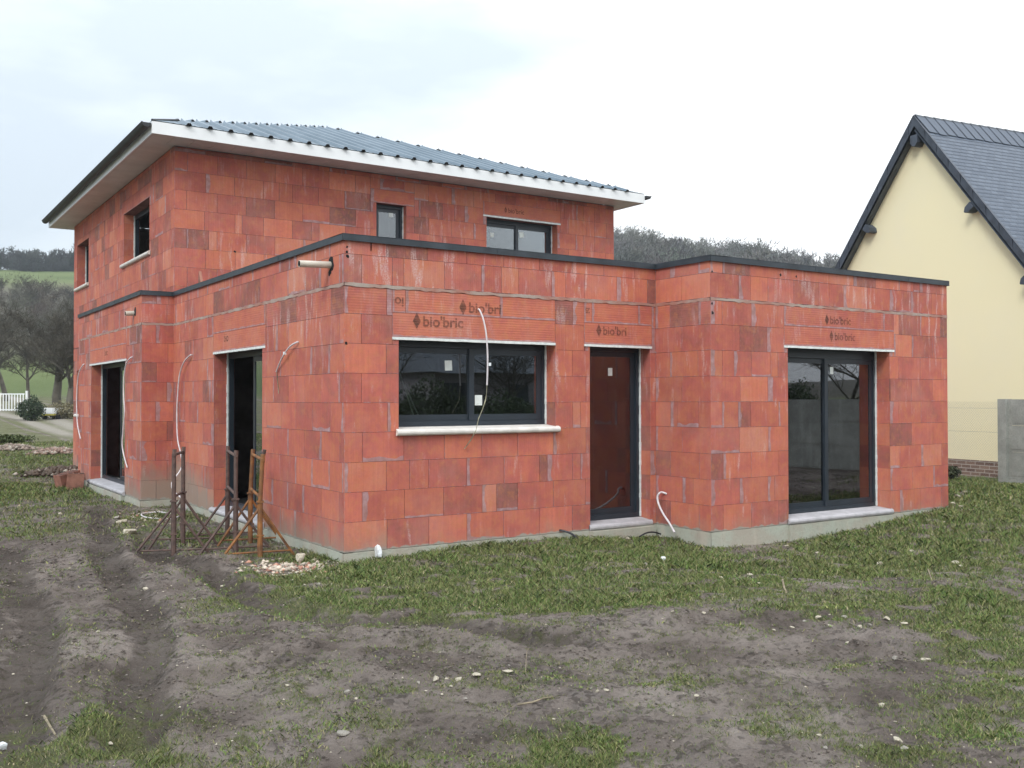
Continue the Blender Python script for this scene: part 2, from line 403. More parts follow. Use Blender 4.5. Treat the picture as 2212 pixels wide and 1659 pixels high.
def height(x, y):
    x = np.asarray(x, float); y = np.asarray(y, float)
    h = smooth_h(x, y) + far_h(x, y)
    wall = np.minimum(np.minimum(np.abs(y) + 5 * ((x < 0) | (x > BX)), np.abs(y - CC) + 5 * ((x < BX) | (x > DX))), np.abs(x) + 5 * (y < 0))
    damp = np.clip(wall / .8, .25, 1)
    nm = near_mask(x, y)
    churn = np.clip(1.25 - grass_d(x, y) * 1.1, .25, 1)
    xw = x + .25 * (fbm(x, y, .9, 3) - .5); yw = y + .25 * (fbm(x, y, .9, 9) - .5)
    for i, (pl, w, dp) in enumerate(ruts):
        d = seg_dist(xw, yw, pl)
        d = d * (1 + .5 * (vnoise(x, y, 1.3, 50 + i) - .5))
        k = .25 + 1.3 * vnoise(x, y, 1.1, 31 + i)
        h = h - dp * .80 * k * np.exp(-(d / w) ** 4) + dp * .42 * k * np.exp(-((d - w * 1.7) / (w * .55)) ** 2)
    h = h + damp * nm * churn * ((fbm(x, y, 1.1, 21, 3) - .5) * .10 + (fbm(x, y, 4.2, 22, 3) - .5) * .065 + np.abs(fbm(x, y, 9.0, 25, 3) - .5) * .085 + (fbm(x, y, 20, 23, 3, .7) - .5) * .045)
    h = h + (1 - nm) * (fbm(x, y, .35, 24, 3) - .5) * .35 * np.clip((np.hypot(x - 5, y - 3) - 14) / 20, 0, 1)
    # dug spoil by the trestles
    for (sx_, sy_), r_, a_ in ((G(480, 1215), .28, .07), (G(430, 1230), .22, .06), (G(1410, 1330), .35, .05), (G(700, 1480), .5, .06), (G(1480, 1235), .5, .03)):
        h = h + a_ * np.exp(-((x - sx_) ** 2 + (y - sy_) ** 2) / r_ ** 2)
    return h
# grass cover, patches laid out on the real ground: (px, py, half width px, half height px, amount)
patches = [(700, 1215, 110, 20, .5), (760, 1265, 200, 45, .9), (900, 1215, 180, 35, 1.1), (1050, 1225, 240, 60, 1.2), (1250, 1190, 240, 32, 1.2), (1400, 1190, 130, 30, 1.0), (1300, 1260, 260, 45, .9), (900, 1295, 220, 26, .7),
           (1450, 1235, 150, 32, .8), (1200, 1310, 160, 18, .5), (560, 1270, 80, 25, .5), (480, 1310, 70, 18, .5), (470, 1275, 60, 14, .35), (1650, 1230, 180, 22, .8), (1800, 1185, 120, 22, .7), (1900, 1160, 160, 30, 1.1), (2060, 1110, 160, 45, 1.4), (2170, 1070, 120, 35, 1.5),
           (2150, 1150, 160, 40, 1.0), (1950, 1210, 260, 24, .8), (1800, 1290, 160, 35, .7), (2100, 1300, 150, 45, .95), (2180, 1400, 110, 60, .7), (2100, 1370, 80, 35, .7), (1700, 1330, 120, 20, .3),
           (2170, 1500, 90, 60, .6), (2120, 1570, 60, 25, .9), (2030, 1490, 80, 30, .35), (1820, 1440, 100, 20, .4), (1250, 1630, 85, 40, 1.4), (850, 1640, 60, 22, .8), (820, 1560, 60, 18, .4),
           (190, 1580, 110, 40, 1.0), (250, 1640, 110, 28, 1.0), (60, 1640, 60, 30, .8), (30, 1560, 50, 25, .5), (300, 1510, 40, 14, .35), (430, 1465, 50, 14, .35), (850, 1500, 50, 14, .35), (1060, 1490, 60, 14, .5), (1450, 1480, 70, 20, .35),
           (1650, 1590, 70, 20, .35), (1950, 1640, 120, 25, .5), (20, 1065, 110, 13, 1.5), (60, 900, 160, 22, 1.2), (70, 1000, 150, 16, .5), (300, 1165, 50, 12, .4), (330, 1130, 50, 8, .4), (450, 1165, 60, 10, .5), (580, 1165, 40, 10, .4), (0, 1250, 30, 40, .3),
           (1900, 1560, 300, 60, .15)]
def project(x, y, z):
    dx, dy, dz = x - CAM[0], y - CAM[1], z - CAM[2]
    w = dx * FW[0] + dy * FW[1] + dz * FW[2]
    w = np.where(np.abs(w) < .3, .3, w)
    return 1106 + F * (dx * RT[0] + dy * RT[1] + dz * RT[2]) / w, 829.5 - F * (dx * UP[0] + dy * UP[1] + dz * UP[2]) / w, w
PW = []
for (px, py, hw, hh, a) in patches:      # world ellipses: centre, axes
    c = np.array(G(px, py)); e1 = np.array(G(px + hw, py)) - c; e2 = (np.array(G(px, py + hh)) - np.array(G(px, py - hh))) / 2
    PW.append((c, np.linalg.inv(np.array([e1, e2]).T), a))
RUB = G(625, 1232)
def grass_d(x, y):
    x = np.asarray(x, float); y = np.asarray(y, float)
    g = np.full(x.shape, .0)
    for c, inv, a in PW:
        u = inv[0, 0] * (x - c[0]) + inv[0, 1] * (y - c[1]); v = inv[1, 0] * (x - c[0]) + inv[1, 1] * (y - c[1])
        g = g + a * np.exp(-(u * u + v * v) * .9)
    far = np.clip((np.hypot(x - 2, y) - 15) / 8, 0, 1)
    back = np.clip((-8.3 - y) / 2, 0, 1)
    g = g * (1 - .34 * np.clip((-.9 - x) / .6, 0, 1) * np.clip((4.5 - y) / 1.5, 0, 1) * np.clip((y + 4.2) / .8, 0, 1))
    g = g * (1 - .9 * np.exp(-((x - RUB[0]) ** 2 + (y - RUB[1]) ** 2) / .38 ** 2))
    edge = np.clip((-5.8 - x) / 1.2, 0, 1) * .5 + np.clip((x - 4.5) / 2, 0, 1) * np.clip((-3.6 - y - .35 * (x - 5)) / 1.5, 0, 1) * .5
    g = g + far * .75 + back * .6 + edge
    g = g * (.45 + 1.1 * fbm(x, y, 1.6, 77, 4))
    side = np.clip((x - 10.0) / 3, 0, 1) * .6
    return np.clip(g + side, 0, 1.3)

def coords(lo, hi, step, far, ratio=1.13, maxs=22):
    c = list(np.arange(lo, hi + 1e-6, step)); s = step; v = hi; up_ = []
    while v < far: s = min(s * ratio, maxs); v += s; up_.append(v)
    s = step; v = lo; dn = []
    while v > -far: s = min(s * ratio, maxs); v -= s; dn.append(v)
    return np.array(dn[::-1] + c + up_)
xs = coords(-4.6, 7.0, .03, 620); ys = coords(-7.2, 1.2, .03, 620)
XX, YY = np.meshgrid(xs, ys)
ZZ = height(XX, YY)
inside = ((XX > .3) & (XX < DX - .3) & (YY > .3) & (YY < HY - .3))
ZZ = np.where(inside, -.25, ZZ)
nx, ny = len(xs), len(ys)
verts = np.stack([XX, YY, ZZ], -1).reshape(-1, 3)
ii = (np.arange(ny - 1)[:, None] * nx + np.arange(nx - 1)[None, :]).ravel()
faces = np.stack([ii, ii + 1, ii + 1 + nx, ii + nx], -1)
def np_mesh(name, verts, faces, mat, parent=None, col=None, smooth=True):
    me = bpy.data.meshes.new(name); k = faces.shape[1]
    me.vertices.add(len(verts)); me.vertices.foreach_set('co', np.asarray(verts, np.float32).ravel())
    me.loops.add(faces.size); me.loops.foreach_set('vertex_index', faces.astype(np.int32).ravel())
    me.polygons.add(len(faces)); me.polygons.foreach_set('loop_start', np.arange(0, faces.size, k, dtype=np.int32))
    if smooth: me.polygons.foreach_set('use_smooth', np.ones(len(faces), bool))
    if col is not None:
        a = me.attributes.new('col', 'FLOAT_COLOR', 'POINT')
        c = np.concatenate([col, np.ones((len(col), 1))], 1) if col.shape[1] == 3 else col
        a.data.foreach_set('color', c.astype(np.float32).ravel())
    me.materials.append(mat); me.update(calc_edges=True); me.validate()
    o = bpy.data.objects.new(name, me); scene.collection.objects.link(o)
    if parent: o.parent = parent
    return o
def ground_mat():
    mt, t, b = newmat('ground_soil')
    a = N(t, 'ShaderNodeAttribute', attribute_name='col'); s = N(t, 'ShaderNodeSeparateColor'); t.links.new(a.outputs['Color'], s.inputs[0])
    v = N(t, 'ShaderNodeTexCoord').outputs['Object']
    n1 = noise_n(t, v, 1.1, 8, .62); n2 = noise_n(t, v, 9, 8, .7); n3 = noise_n(t, v, 55, 5, .75); n4 = noise_n(t, v, 3.3, 6, .6)
    soil = ramp(t, n1, [(.30, (.115, .092, .078)), (.43, (.20, .166, .145)), (.56, (.30, .256, .226)), (.72, (.40, .35, .31))])
    soil = mixc(t, M(t, 'MULTIPLY', smooth(t, n2, .50, .68), .8), soil, (.075, .060, .050))
    soil = mixc(t, M(t, 'MULTIPLY', smooth(t, n3, .55, .75), .55), soil, (.33, .295, .245))
    soil = mixc(t, M(t, 'MULTIPLY', smooth(t, n4, .56, .66), .45), soil, (.17, .15, .14))
    vo = N(t, 'ShaderNodeTexVoronoi'); vo.inputs['Scale'].default_value = 26; vo.inputs['Randomness'].default_value = 1
    dist_ = N(t, 'ShaderNodeVectorMath', operation='ADD'); t.links.new(v, dist_.inputs[0])
    nz_ = N(t, 'ShaderNodeTexNoise'); nz_.inputs['Scale'].default_value = 14; t.links.new(v, nz_.inputs[0])
    sc_ = N(t, 'ShaderNodeVectorMath', operation='SCALE'); sc_.inputs['Scale'].default_value = .06; t.links.new(nz_.outputs[1], sc_.inputs[0]); t.links.new(sc_.outputs[0], dist_.inputs[1])
    t.links.new(dist_.outputs[0], vo.inputs[0])
    vcs = N(t, 'ShaderNodeSeparateColor'); t.links.new(vo.outputs['Color'], vcs.inputs[0])
    soil = mixc(t, M(t, 'MULTIPLY', smooth(t, vcs.outputs[0], .55, .9), M(t, 'MULTIPLY', smooth(t, n4, .42, .6), .6)), soil, (.060, .048, .040))
    wt = N(t, 'ShaderNodeAttribute', attribute_name='damp_shade').outputs['Fac']
    soil = mixc(t, M(t, 'MULTIPLY', smooth(t, M(t, 'ADD', wt, M(t, 'SUBTRACT', n2, .5)), .35, .75), .62), soil, (.070, .056, .046))  # darkens the ruts: damp soil and hollow shade put into the colour
    # thatch under grass
    th = ramp(t, n3, [(.3, (.085, .100, .036)), (.5, (.140, .160, .055)), (.7, (.225, .215, .110))])
    gm = smooth(t, M(t, 'ADD', s.outputs[0], M(t, 'MULTIPLY', M(t, 'SUBTRACT', n2, .5), 2.4)), .36, 1.0)
    col = mixc(t, M(t, 'MULTIPLY', gm, .72), soil, th)
    fld = ramp(t, noise_n(t, v, .05, 6), [(.3, (.095, .130, .045)), (.6, (.135, .170, .062)), (.8, (.15, .15, .075))])
    col = mixc(t, s.outputs[1], col, fld)
    scr = ramp(t, noise_n(t, v, .3, 6), [(.3, (.075, .068, .050)), (.6, (.115, .105, .080)), (.8, (.10, .11, .065))])
    col = mixc(t, s.outputs[2], col, scr)
    col = mixc(t, a.outputs['Alpha'], (.35, .32, .27), col)
    t.links.new(col, b.inputs['Base Color']); b.inputs['Roughness'].default_value = .95; b.inputs['Specular IOR Level'].default_value = .2
    h = M(t, 'ADD', M(t, 'MULTIPLY', n2, 1.2), M(t, 'ADD', M(t, 'MULTIPLY', n3, .35), M(t, 'MULTIPLY', n4, 1.5)))
    h = M(t, 'ADD', h, M(t, 'MULTIPLY', vo.outputs['Distance'], M(t, 'MULTIPLY', smooth(t, n4, .38, .6), -.9)))
    h = M(t, 'ADD', h, M(t, 'MULTIPLY', noise_n(t, v, 24, 6, .8), .8))
    bump(t, b, h, 1.0, .065)
    return mt
gd = grass_d(XX, YY)
dxc = XX - CAM[0]; dyc = YY - CAM[1]; dist = np.hypot(dxc, dyc); azc = np.degrees(np.arctan2(dxc, dyc))
field = np.clip((dist - 215) / 15, 0, 1) * (azc < 28) + np.clip((dist - 80) / 15, 0, 1) * np.clip((150 - dist) / 10, 0, 1)
field = np.clip(field, 0, 1)
scrub = np.clip((dist - 138) / 10, 0, 1) * np.clip((222 - dist) / 10, 0, 1) * (azc < 28) + np.clip((dist - 140) / 15, 0, 1) * (azc >= 28)
track = np.ones_like(XX)
for pl, w in (([G(-60, 884, .6), G(23, 893, .55), G(80, 908, .45), G(168, 935, .35)], .45), ([G(-60, 905, .5), G(23, 915, .45), G(90, 930, .35), G(168, 952, .25)], .4), ([tuple((CAM + ray(px_, 860) * 58)[:2]) for px_ in (-400, 30, 170)], 1.3)):
    track = np.minimum(track, 1 - 1.0 * np.clip(1.4 - seg_dist(XX, YY, pl) / w, 0, 1))
gd = gd * np.clip((fbm(XX, YY, 6.5, 91, 3) - .40 + .14 * np.clip(gd, 0, 1)) * 5, .2, 1)
colr = np.stack([gd, field, np.clip(scrub, 0, 1), track], -1).reshape(-1, 4)
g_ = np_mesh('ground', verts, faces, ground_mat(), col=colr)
damp_shade = np.zeros_like(XX)
for i, (pl, w, dp) in enumerate(ruts):      # churned damp earth plus painted shade, so the wheel tracks look deeper
    damp_shade = np.maximum(damp_shade, np.clip(1.35 - seg_dist(XX + .3 * (fbm(XX, YY, .9, 3) - .5), YY + .3 * (fbm(XX, YY, .9, 9) - .5), pl) / (w * 1.5), 0, 1) * (.9 if i in (0, 1, 2, 3) else .45))
wa = g_.data.attributes.new('damp_shade', 'FLOAT', 'POINT'); wa.data.foreach_set('value', damp_shade.ravel().astype(np.float32))
tag(g_, kind='structure')

def hgt(x, y): return float(height(np.array([x]), np.array([y]))[0])

# ------------------------------------------------------------------ the unfinished house
house = empty('unfinished_house', (0, 0, 0))
tag(house, 'unfinished two storey house of bare red clay blocks with grey metal hip roof', 'house')
H = .315
def block_tint(rr, mort=.35, bed=.15):
    q = rr.random()
    if q < .085: g = rr.uniform(.12, .32)
    elif q < .52: g = rr.uniform(.38, .58)
    elif q < .92: g = rr.uniform(.54, .72)
    else: g = rr.uniform(.74, .92)
    B = rr.uniform(.4, 1.1) if rr.random() < mort * 1.0 else rr.uniform(0, .08)
    A = rr.uniform(.4, 1) if rr.random() < bed * .5 else rr.uniform(0, .06)
    return (min(1, max(0, rr.gauss(.5, .22))), g, B, A)
def subtract(rects, o):
    out = []
    for (a, b, c, d) in rects:
        oa, ob, oc, od = o
        if ob <= a or oa >= b or od <= c or oc >= d: out.append((a, b, c, d)); continue
        if oa > a: out.append((a, oa, c, d))
        if ob < b: out.append((ob, b, c, d))
        m0, m1 = max(a, oa), min(b, ob)
        if oc > c: out.append((m0, m1, c, oc))
        if od < d: out.append((m0, m1, od, d))
    return out
def face_block(mb, O, U, Nn, a, b, c, d, tint, wear, u_off=0, zoff=0, proud=.004):
    Z = Vector((0, 0, 1)); g = .0016
    a2, b2, c2, d2 = a + g, b - g, c + g * .45, d - g * .45
    if b2 - a2 < .01 or d2 - c2 < .01: return
    P = lambda u, z, n: O + U * u + Z * z + Nn * n
    e = .0015
    fr = [P(a2 + e, c2 + e, proud), P(b2 - e, c2 + e, proud), P(b2 - e, d2 - e, proud), P(a2 + e, d2 - e, proud)]
    bk = [P(a2, c2, -.004), P(b2, c2, -.004), P(b2, d2, -.004), P(a2, d2, -.004)]
    flip = U.cross(Z).dot(Nn) < 0
    def add(pts, uv, lo):
        if flip: pts, uv, lo = pts[::-1], uv[::-1], lo[::-1]
        mb.poly(pts, 0, tint, wear, uv, lo)
    uo = u_off
    add(fr, [(a2 + uo, c2 + zoff), (b2 + uo, c2 + zoff), (b2 + uo, d2 + zoff), (a2 + uo, d2 + zoff)], [(0, 0), (b2 - a2, 0), (b2 - a2, d2 - c2), (0, d2 - c2)])
    for i in range(4):
        j = (i + 1) % 4
        uvx = [(a2 + uo, c2), (b2 + uo, c2), (b2 + uo, d2), (a2 + uo, d2)]
        add([bk[i], bk[j], fr[j], fr[i]], [uvx[i], uvx[j], uvx[j], uvx[i]], [(.5, .5)] * 4)
def wall_blocks(mb, O, U, Nn, u0, u1, courses, openings, specials, off, rr, dirt=.1, eff=1., uo=0, mort=.35, score_z=None, bed=.15):
    for k, (c, d) in enumerate(courses):
        o = off[k % 2]; cuts = [u0]
        x = o
        while x < u0 + .06: x += .5
        while x < u1 - .06:
            cuts.append(x + rr.uniform(-.012, .012))
            if rr.random() < .13: cuts.append(x + rr.choice((.12, .2, .27, .36)))
            x += .5
        cuts = sorted(c_ for c_ in cuts if c_ < u1 - .03); cuts.append(u1)
        sc = 1. if (score_z and score_z[0] <= c < score_z[1] and rr.random() < .8) else 0.
        for a, b in zip(cuts[:-1], cuts[1:]):
            rects = [(a, b, c, d)]
            for op in openings + [s[:4] for s in specials]: rects = subtract(rects, op)
            tn = block_tint(rr, mort * (1.8 if sc else 1), bed * (2 if sc else 1))
            if sc and rr.random() < .35: tn = (tn[0], rr.uniform(0, .2), tn[2], tn[3])
            for (p, q, r_, s_) in rects:
                if q - p < .02 or s_ - r_ < .012: continue
                face_block(mb, O, U, Nn, p, q, r_, s_, tn, ((dirt((a + b) / 2) if callable(dirt) else dirt) / 2, eff, sc, 1), uo)
    for s in specials:
        tn = s[4] if len(s) > 4 else (.5, .68, .3, .3)
        dirt = 0 if callable(dirt) else dirt
        face_block(mb, O, U, Nn, s[0], s[1], s[2], s[3], tn, (dirt / 2, eff * .4, 1, 1), uo)
def wall_solid(mb, O, U, Nn, u0, u1, z0, z1, th, openings, mi=1):
    Z = Vector((0, 0, 1)); us = sorted({u0, u1} | {x for o in openings for x in o[:2] if u0 < x < u1}); zs = sorted({z0, z1} | {x for o in openings for x in o[2:4] if z0 < x < z1})
    P = lambda u, z, n: O + U * u + Z * z + Nn * n
    flip = U.cross(Z).dot(Nn) < 0
    def quad(pts, mi, **k):
        mb.poly(pts[::-1] if flip else pts, mi, **k)
    for a, b in zip(us[:-1], us[1:]):
        for c, d in zip(zs[:-1], zs[1:]):
            cu, cz = (a + b) / 2, (c + d) / 2
            if any(o[0] < cu < o[1] and o[2] < cz < o[3] for o in openings): continue
            quad([P(a, c, 0), P(b, c, 0), P(b, d, 0), P(a, d, 0)], mi)
            quad([P(b, c, -th), P(a, c, -th), P(a, d, -th), P(b, d, -th)], 2)
    for o in openings:
        a, b, c, d = o[:4]; tn = (.45, .55, .1, .1); w = (.05, .3, 0, 1)
        # reveals, laid in courses too
        z = math.floor(c / H) * H
        while z < d:
            lo_, hi_ = max(z, c), min(z + H, d)
            if hi_ - lo_ > .01:
                for u, s in ((a, 1), (b, -1)):
                    t2 = block_tint(rnd, .2)
                    pts = [P(u, lo_ + .001, -.001), P(u, lo_ + .001, -th), P(u, hi_ - .001, -th), P(u, hi_ - .001, -.001)]
                    uv = [(u, lo_), (u + th, lo_), (u + th, hi_), (u, hi_)]
                    if s < 0: pts, uv = pts[::-1], uv[::-1]
                    if flip: pts, uv = pts[::-1], uv[::-1]
                    mb.poly(pts, 0, t2, (.04, .5, 0, 1), uv, [(.5, .5)] * 4)
            z += H
        quad([P(a, d, 0), P(b, d, 0), P(b, d, -th), P(a, d, -th)], 1)
        quad([P(b, c, 0), P(a, c, 0), P(a, c, -th), P(b, c, -th)], 3)
    quad([P(u0, z1, 0), P(u1, z1, 0), P(u1, z1, -th), P(u0, z1, -th)], 1)
    for u, s in ((u0, 1), (u1, -1)):
        q = [P(u, z0, 0), P(u, z1, 0), P(u, z1, -th), P(u, z0, -th)]
        quad(q if s > 0 else q[::-1], 1)
WM = [TER, MOR, PLASTER, SILLC]
X, Y, Z = Vector((1, 0, 0)), Vector((0, 1, 0)), Vector((0, 0, 1))
TH = .29
C8 = [(k * H, (k + 1) * H) for k in range(8)]
crs = C8 + [(8 * H, 2.81), (2.845, 3.15), (3.15, 3.31)]
zg = (2.5, 2.6)
def lint(a, b, lo=2.29, mid=2.555, cuts=(), g1=.66, g2=.6):
    out = [(a, b, lo, mid, (.55, g1, .12, .35))]
    cs = [a] + list(cuts) + [b]
    for p, q in zip(cs[:-1], cs[1:]): out.append((p, q, mid, 2.81, (.45 + .1 * rnd.random(), g2 + .1 * rnd.random(), .55, .45)))
    return out
TI = (.5, .68, .3, .3)
# openings in wall coordinates (u0, u1, z0, z1)
OP_W1 = (.64, 2.74, 1.30, 2.29); OP_D = (3.27, 4.25, .08, 2.29); OP_S = (5.73 - BX, 7.84 - BX, .08, 2.30)
OP_AE = (2.52, 4.56, .08, 2.29); OP_FG = (7.93 - EY, 10.87 - EY, .08, 2.30); OP_SM = (14.93, 15.37, 1.29, 2.29)
OP_U1 = (8.41 - EY, 10.44 - EY, 4.22, 5.20); OP_U2 = (13.98 - EY, 15.40 - EY, 4.22, 5.24); OP_U3 = (3.62, 4.23, 4.30, 5.22); OP_U4 = (6.0, 7.72, 4.15, 5.21)
rr = random.Random(11)
low = lambda o: (o[0], o[1], -.01 if o[2] < .5 else o[2] - .02, o[3])
mb = MB()
wall_solid(mb, Vector((0, .006, 0)), X, -Y, .012, BX, 0, 3.31, TH, [low(OP_W1), low(OP_D)])
wall_blocks(mb, Vector((0, .004, 0)), X, -Y, 0, BX, crs, [low(OP_W1), low(OP_D)], lint(.56, 2.74, cuts=(.72, 1.95)) + lint(3.18, 4.28, cuts=(3.3, 4.05)) , (0, .2), rr, lambda u: .22 if u < .6 else .05, 1, 0, .28, zg)
mb.build('wall', WM, house, True)
mb = MB()   # step out, facing -X
wall_solid(mb, Vector((BX + .002, 0, 0)), -Y, -X, 0, -CC - .012, 0, 3.31, TH, [])
wall_blocks(mb, Vector((BX, 0, 0)), -Y, -X, .0, -CC, crs, [], [], (.28, .48), rr, .04, .8, 5, .35, zg)
mb.build('wall', WM, house, True)
mb = MB()   # right hand front
wall_solid(mb, Vector((BX, CC + .002, 0)), X, -Y, .012, DX - BX, 0, 3.31, TH, [low(OP_S)])
wall_blocks(mb, Vector((BX, CC, 0)), X, -Y, 0, DX - BX, crs, [low(OP_S)], lint(5.66 - BX, 7.94 - BX, lo=2.30, cuts=(7.7 - BX,), g1=.62, g2=.45), (.2, 0), rr, .10, 1., 9, .36, zg)
mb.build('wall', WM, house, True)
mb = MB()   # AE, facing -X, u = y
wall_solid(mb, Vector((.002, 0, 0)), Y, -X, .012, EY, 0, 3.31, TH, [low(OP_AE)])
wall_blocks(mb, Vector((0, .004, 0)), Y, -X, 0, EY, crs, [low(OP_AE)], lint(2.41, 4.59, g1=.7, g2=.62), (.35, .1), rr, lambda u: .30 + .56 * max(0, (u - 3.6) / 3.1), 1, 15, .34, zg)
mb.build('wall', WM, house, True)
mb = MB()   # FE, facing -Y
wall_solid(mb, Vector((FX, EY + .002, 0)), X, -Y, .012, -FX, 0, 3.31, TH, [])
wall_blocks(mb, Vector((FX, EY, 0)), X, -Y, 0, -FX - .002, crs, [], [], (.22, .4), rr, .62, .9, 24, .3, None)
mb.build('wall', WM, house, True)
mb = MB()   # FG, facing -X
wall_solid(mb, Vector((FX + .002, EY, 0)), Y, -X, .012, GY - EY - .012, 0, 3.31, TH, [low(OP_FG)])
wall_blocks(mb, Vector((FX, EY, 0)), Y, -X, 0, GY - EY, crs, [low(OP_FG)], lint(7.83 - EY, 11.0 - EY, lo=2.30, cuts=(9.2 - EY,)), (.3, .05), rr, lambda u: .42 if u < 1.3 else .2, 1., 31, .42, (2.2, 2.6), .4)
# its far end, facing +Y
wall_solid(mb, Vector((FX, GY - .002, 0)), X, Y, .012, -FX, 0, 3.31, TH, [])
wall_blocks(mb, Vector((FX, GY, 0)), X, Y, 0, -FX - .002, crs, [], [], (.22, .4), rr, .2, .9, 24, .3, None)
mb.build('wall', WM, house, True)
mb = MB()   # main ground floor side, beyond
crU = [(k * H, (k + 1) * H) for k in range(8)] + [(8 * H, 2.81), (2.83, 3.15)] + [(3.15 + k * H, 3.15 + (k + 1) * H) for k in range(8)] + [(3.15 + 8 * H, 5.745)]
wall_solid(mb, Vector((.002, 0, 0)), Y, -X, GY, HY - .012, 0, 5.745, TH, [OP_SM, (13.98, 15.40, 4.22, 5.24)])
wall_blocks(mb, Vector((0, 0, 0)), Y, -X, GY, HY, crU, [OP_SM, (13.98, 15.40, 4.22, 5.24)], [], (.3, .05), rr, .3, .8, 40, .3, (2.2, 2.6))
mb.build('wall', WM, house, True)
mb = MB()   # upper side
crV = crU[10:]
wall_solid(mb, Vector((.002, EY, 0)), Y, -X, .012, GY - EY, 2.9, 5.745, TH, [low(OP_U1)])
wall_blocks(mb, Vector((0, EY, 0)), Y, -X, 0, GY - EY, crV, [low(OP_U1)], [(8.3 - EY, 10.6 - EY, 5.20, 5.45, (.4, .5, .5, .3))], (.2, 0), rr, 0, .8, 52, .22, (5.2, 5.5))
mb.build('wall', WM, house, True)
mb = MB()   # upper front
wall_solid(mb, Vector((0, EY + .002, 0)), X, -Y, .012, DX, 2.9, 5.745, TH, [low(OP_U3), low(OP_U4)])
wall_blocks(mb, Vector((0, EY, 0)), X, -Y, 0, DX, crV, [low(OP_U3), low(OP_U4)], [(3.5, 4.4, 5.22, 5.47, (.5, .6, .8, .5)), (5.92, 7.80, 5.235, 5.50, (.5, .68, .4, .3))], (0, .2), rr, 0, .7, 60, .17, (5.5, 5.7))
mb.build('wall', WM, house, True)
mb = MB()   # right and rear sides
wall_solid(mb, Vector((DX - .002, CC, 0)), Y, X, .012, HY - CC, 0, 3.31, TH, [])
wall_blocks(mb, Vector((DX, CC, 0)), Y, X, 0, HY - CC, crs, [], [], (0, .2), rr, .2, .8, 70)
wall_solid(mb, Vector((DX - .002, EY, 0)), Y, X, 0, HY - EY, 3.31, 5.745, TH, [])
wall_blocks(mb, Vector((DX, EY, 0)), Y, X, 0, HY - EY, [c for c in crV if c[0] > 3.2], [], [], (0, .2), rr, 0, .8, 80)
mb.build('wall', WM, house, True)
mb = MB()
wall_solid(mb, Vector((0, HY - .002, 0)), X, Y, .012, DX - .012, 0, 5.745, TH, [])
wall_blocks(mb, Vector((0, HY, 0)), X, Y, 0, DX, crU, [], [], (0, .2), rr, .2, .8, 90)
mb.build('wall', WM, house, True)
# plinth: one ring, 6 mm behind or proud of the blocks
mb = MB()
def pl(x0, y0, x1, y1, nx_, ny_, lo=-.5):
    O = Vector((x0, y0, 0)); U = Vector((x1 - x0, y1 - y0, 0)); L = U.length; U.normalize(); Nn = Vector((nx_, ny_, 0))
    n = max(2, int(L / .12)); top = []
    for i in range(n + 1):
        u = L * i / n; top.append((u, -.004 + .0 * rnd.random(), .010 + .006 * math.sin(u * 3.1) + .004 * rnd.random()))
    flip = U.cross(Z).dot(Nn) < 0
    for (a, za, na), (b, zb, nb) in zip(top[:-1], top[1:]):
        q = [O + U * a + Z * lo + Nn * (na + .01), O + U * b + Z * lo + Nn * (nb + .01), O + U * b + Z * zb + Nn * nb, O + U * a + Z * za + Nn * na]
        mb.poly(q[::-1] if flip else q)
        q = [O + U * a + Z * za + Nn * na, O + U * b + Z * zb + Nn * nb, O + U * b + Z * zb - Nn * .1, O + U * a + Z * za - Nn * .1]
        mb.poly(q[::-1] if flip else q)
pl(-.012, 0, BX, 0, 0, -1); pl(BX, .012, BX, CC - .012, -1, 0); pl(BX - .012, CC, DX + .01, CC, 0, -1); pl(0, -.012, 0, EY, -1, 0)
pl(FX - .012, EY, 0, EY, 0, -1); pl(FX, EY - .012, FX, GY, -1, 0); pl(0, GY, 0, HY + .01, -1, 0); pl(DX, CC - .01, DX, HY, 1, 0); pl(FX, GY, 0, GY, 0, 1)
mb.build('plinth', PLINTH, house)
# slab edge mortar line
mb = MB()
for (x0, y0, x1, y1, nn) in ((0, 0, BX, 0, -Y), (BX, 0, BX, CC, -X), (BX, CC, DX, CC, -Y), (0, 0, 0, EY, -X), (FX, EY, 0, EY, -Y), (FX, EY, FX, GY, -X)):
    O = Vector((x0, y0, 0)); U = Vector((x1 - x0, y1 - y0, 0)); L = U.length; U.normalize()
    n = int(L / .07) + 1
    pr = [( L * i / n, 2.816 - .016 * rnd.random(), 2.838 + .012 * rnd.random(), .0055 + .003 * rnd.random()) for i in range(n + 1)]
    flip = U.cross(Z).dot(nn) < 0
    for a, b in zip(pr[:-1], pr[1:]):
        q = [O + U * a[0] + Z * a[1] + nn * a[3], O + U * b[0] + Z * b[1] + nn * b[3], O + U * b[0] + Z * b[2] + nn * b[3], O + U * a[0] + Z * a[2] + nn * a[3]]
        mb.poly(q[::-1] if flip else q)
        q = [O + U * a[0] + Z * a[2] + nn * a[3], O + U * b[0] + Z * b[2] + nn * b[3], O + U * b[0] + Z * b[2] - nn * .01, O + U * a[0] + Z * a[2] - nn * .01]
        mb.poly(q[::-1] if flip else q)
mb.build('mortar_bed', simple('bed_mortar', (.36, .31, .27), .95, 0, .30, 2.6, .8, .006, col2=(.38, .15, .11)), house)
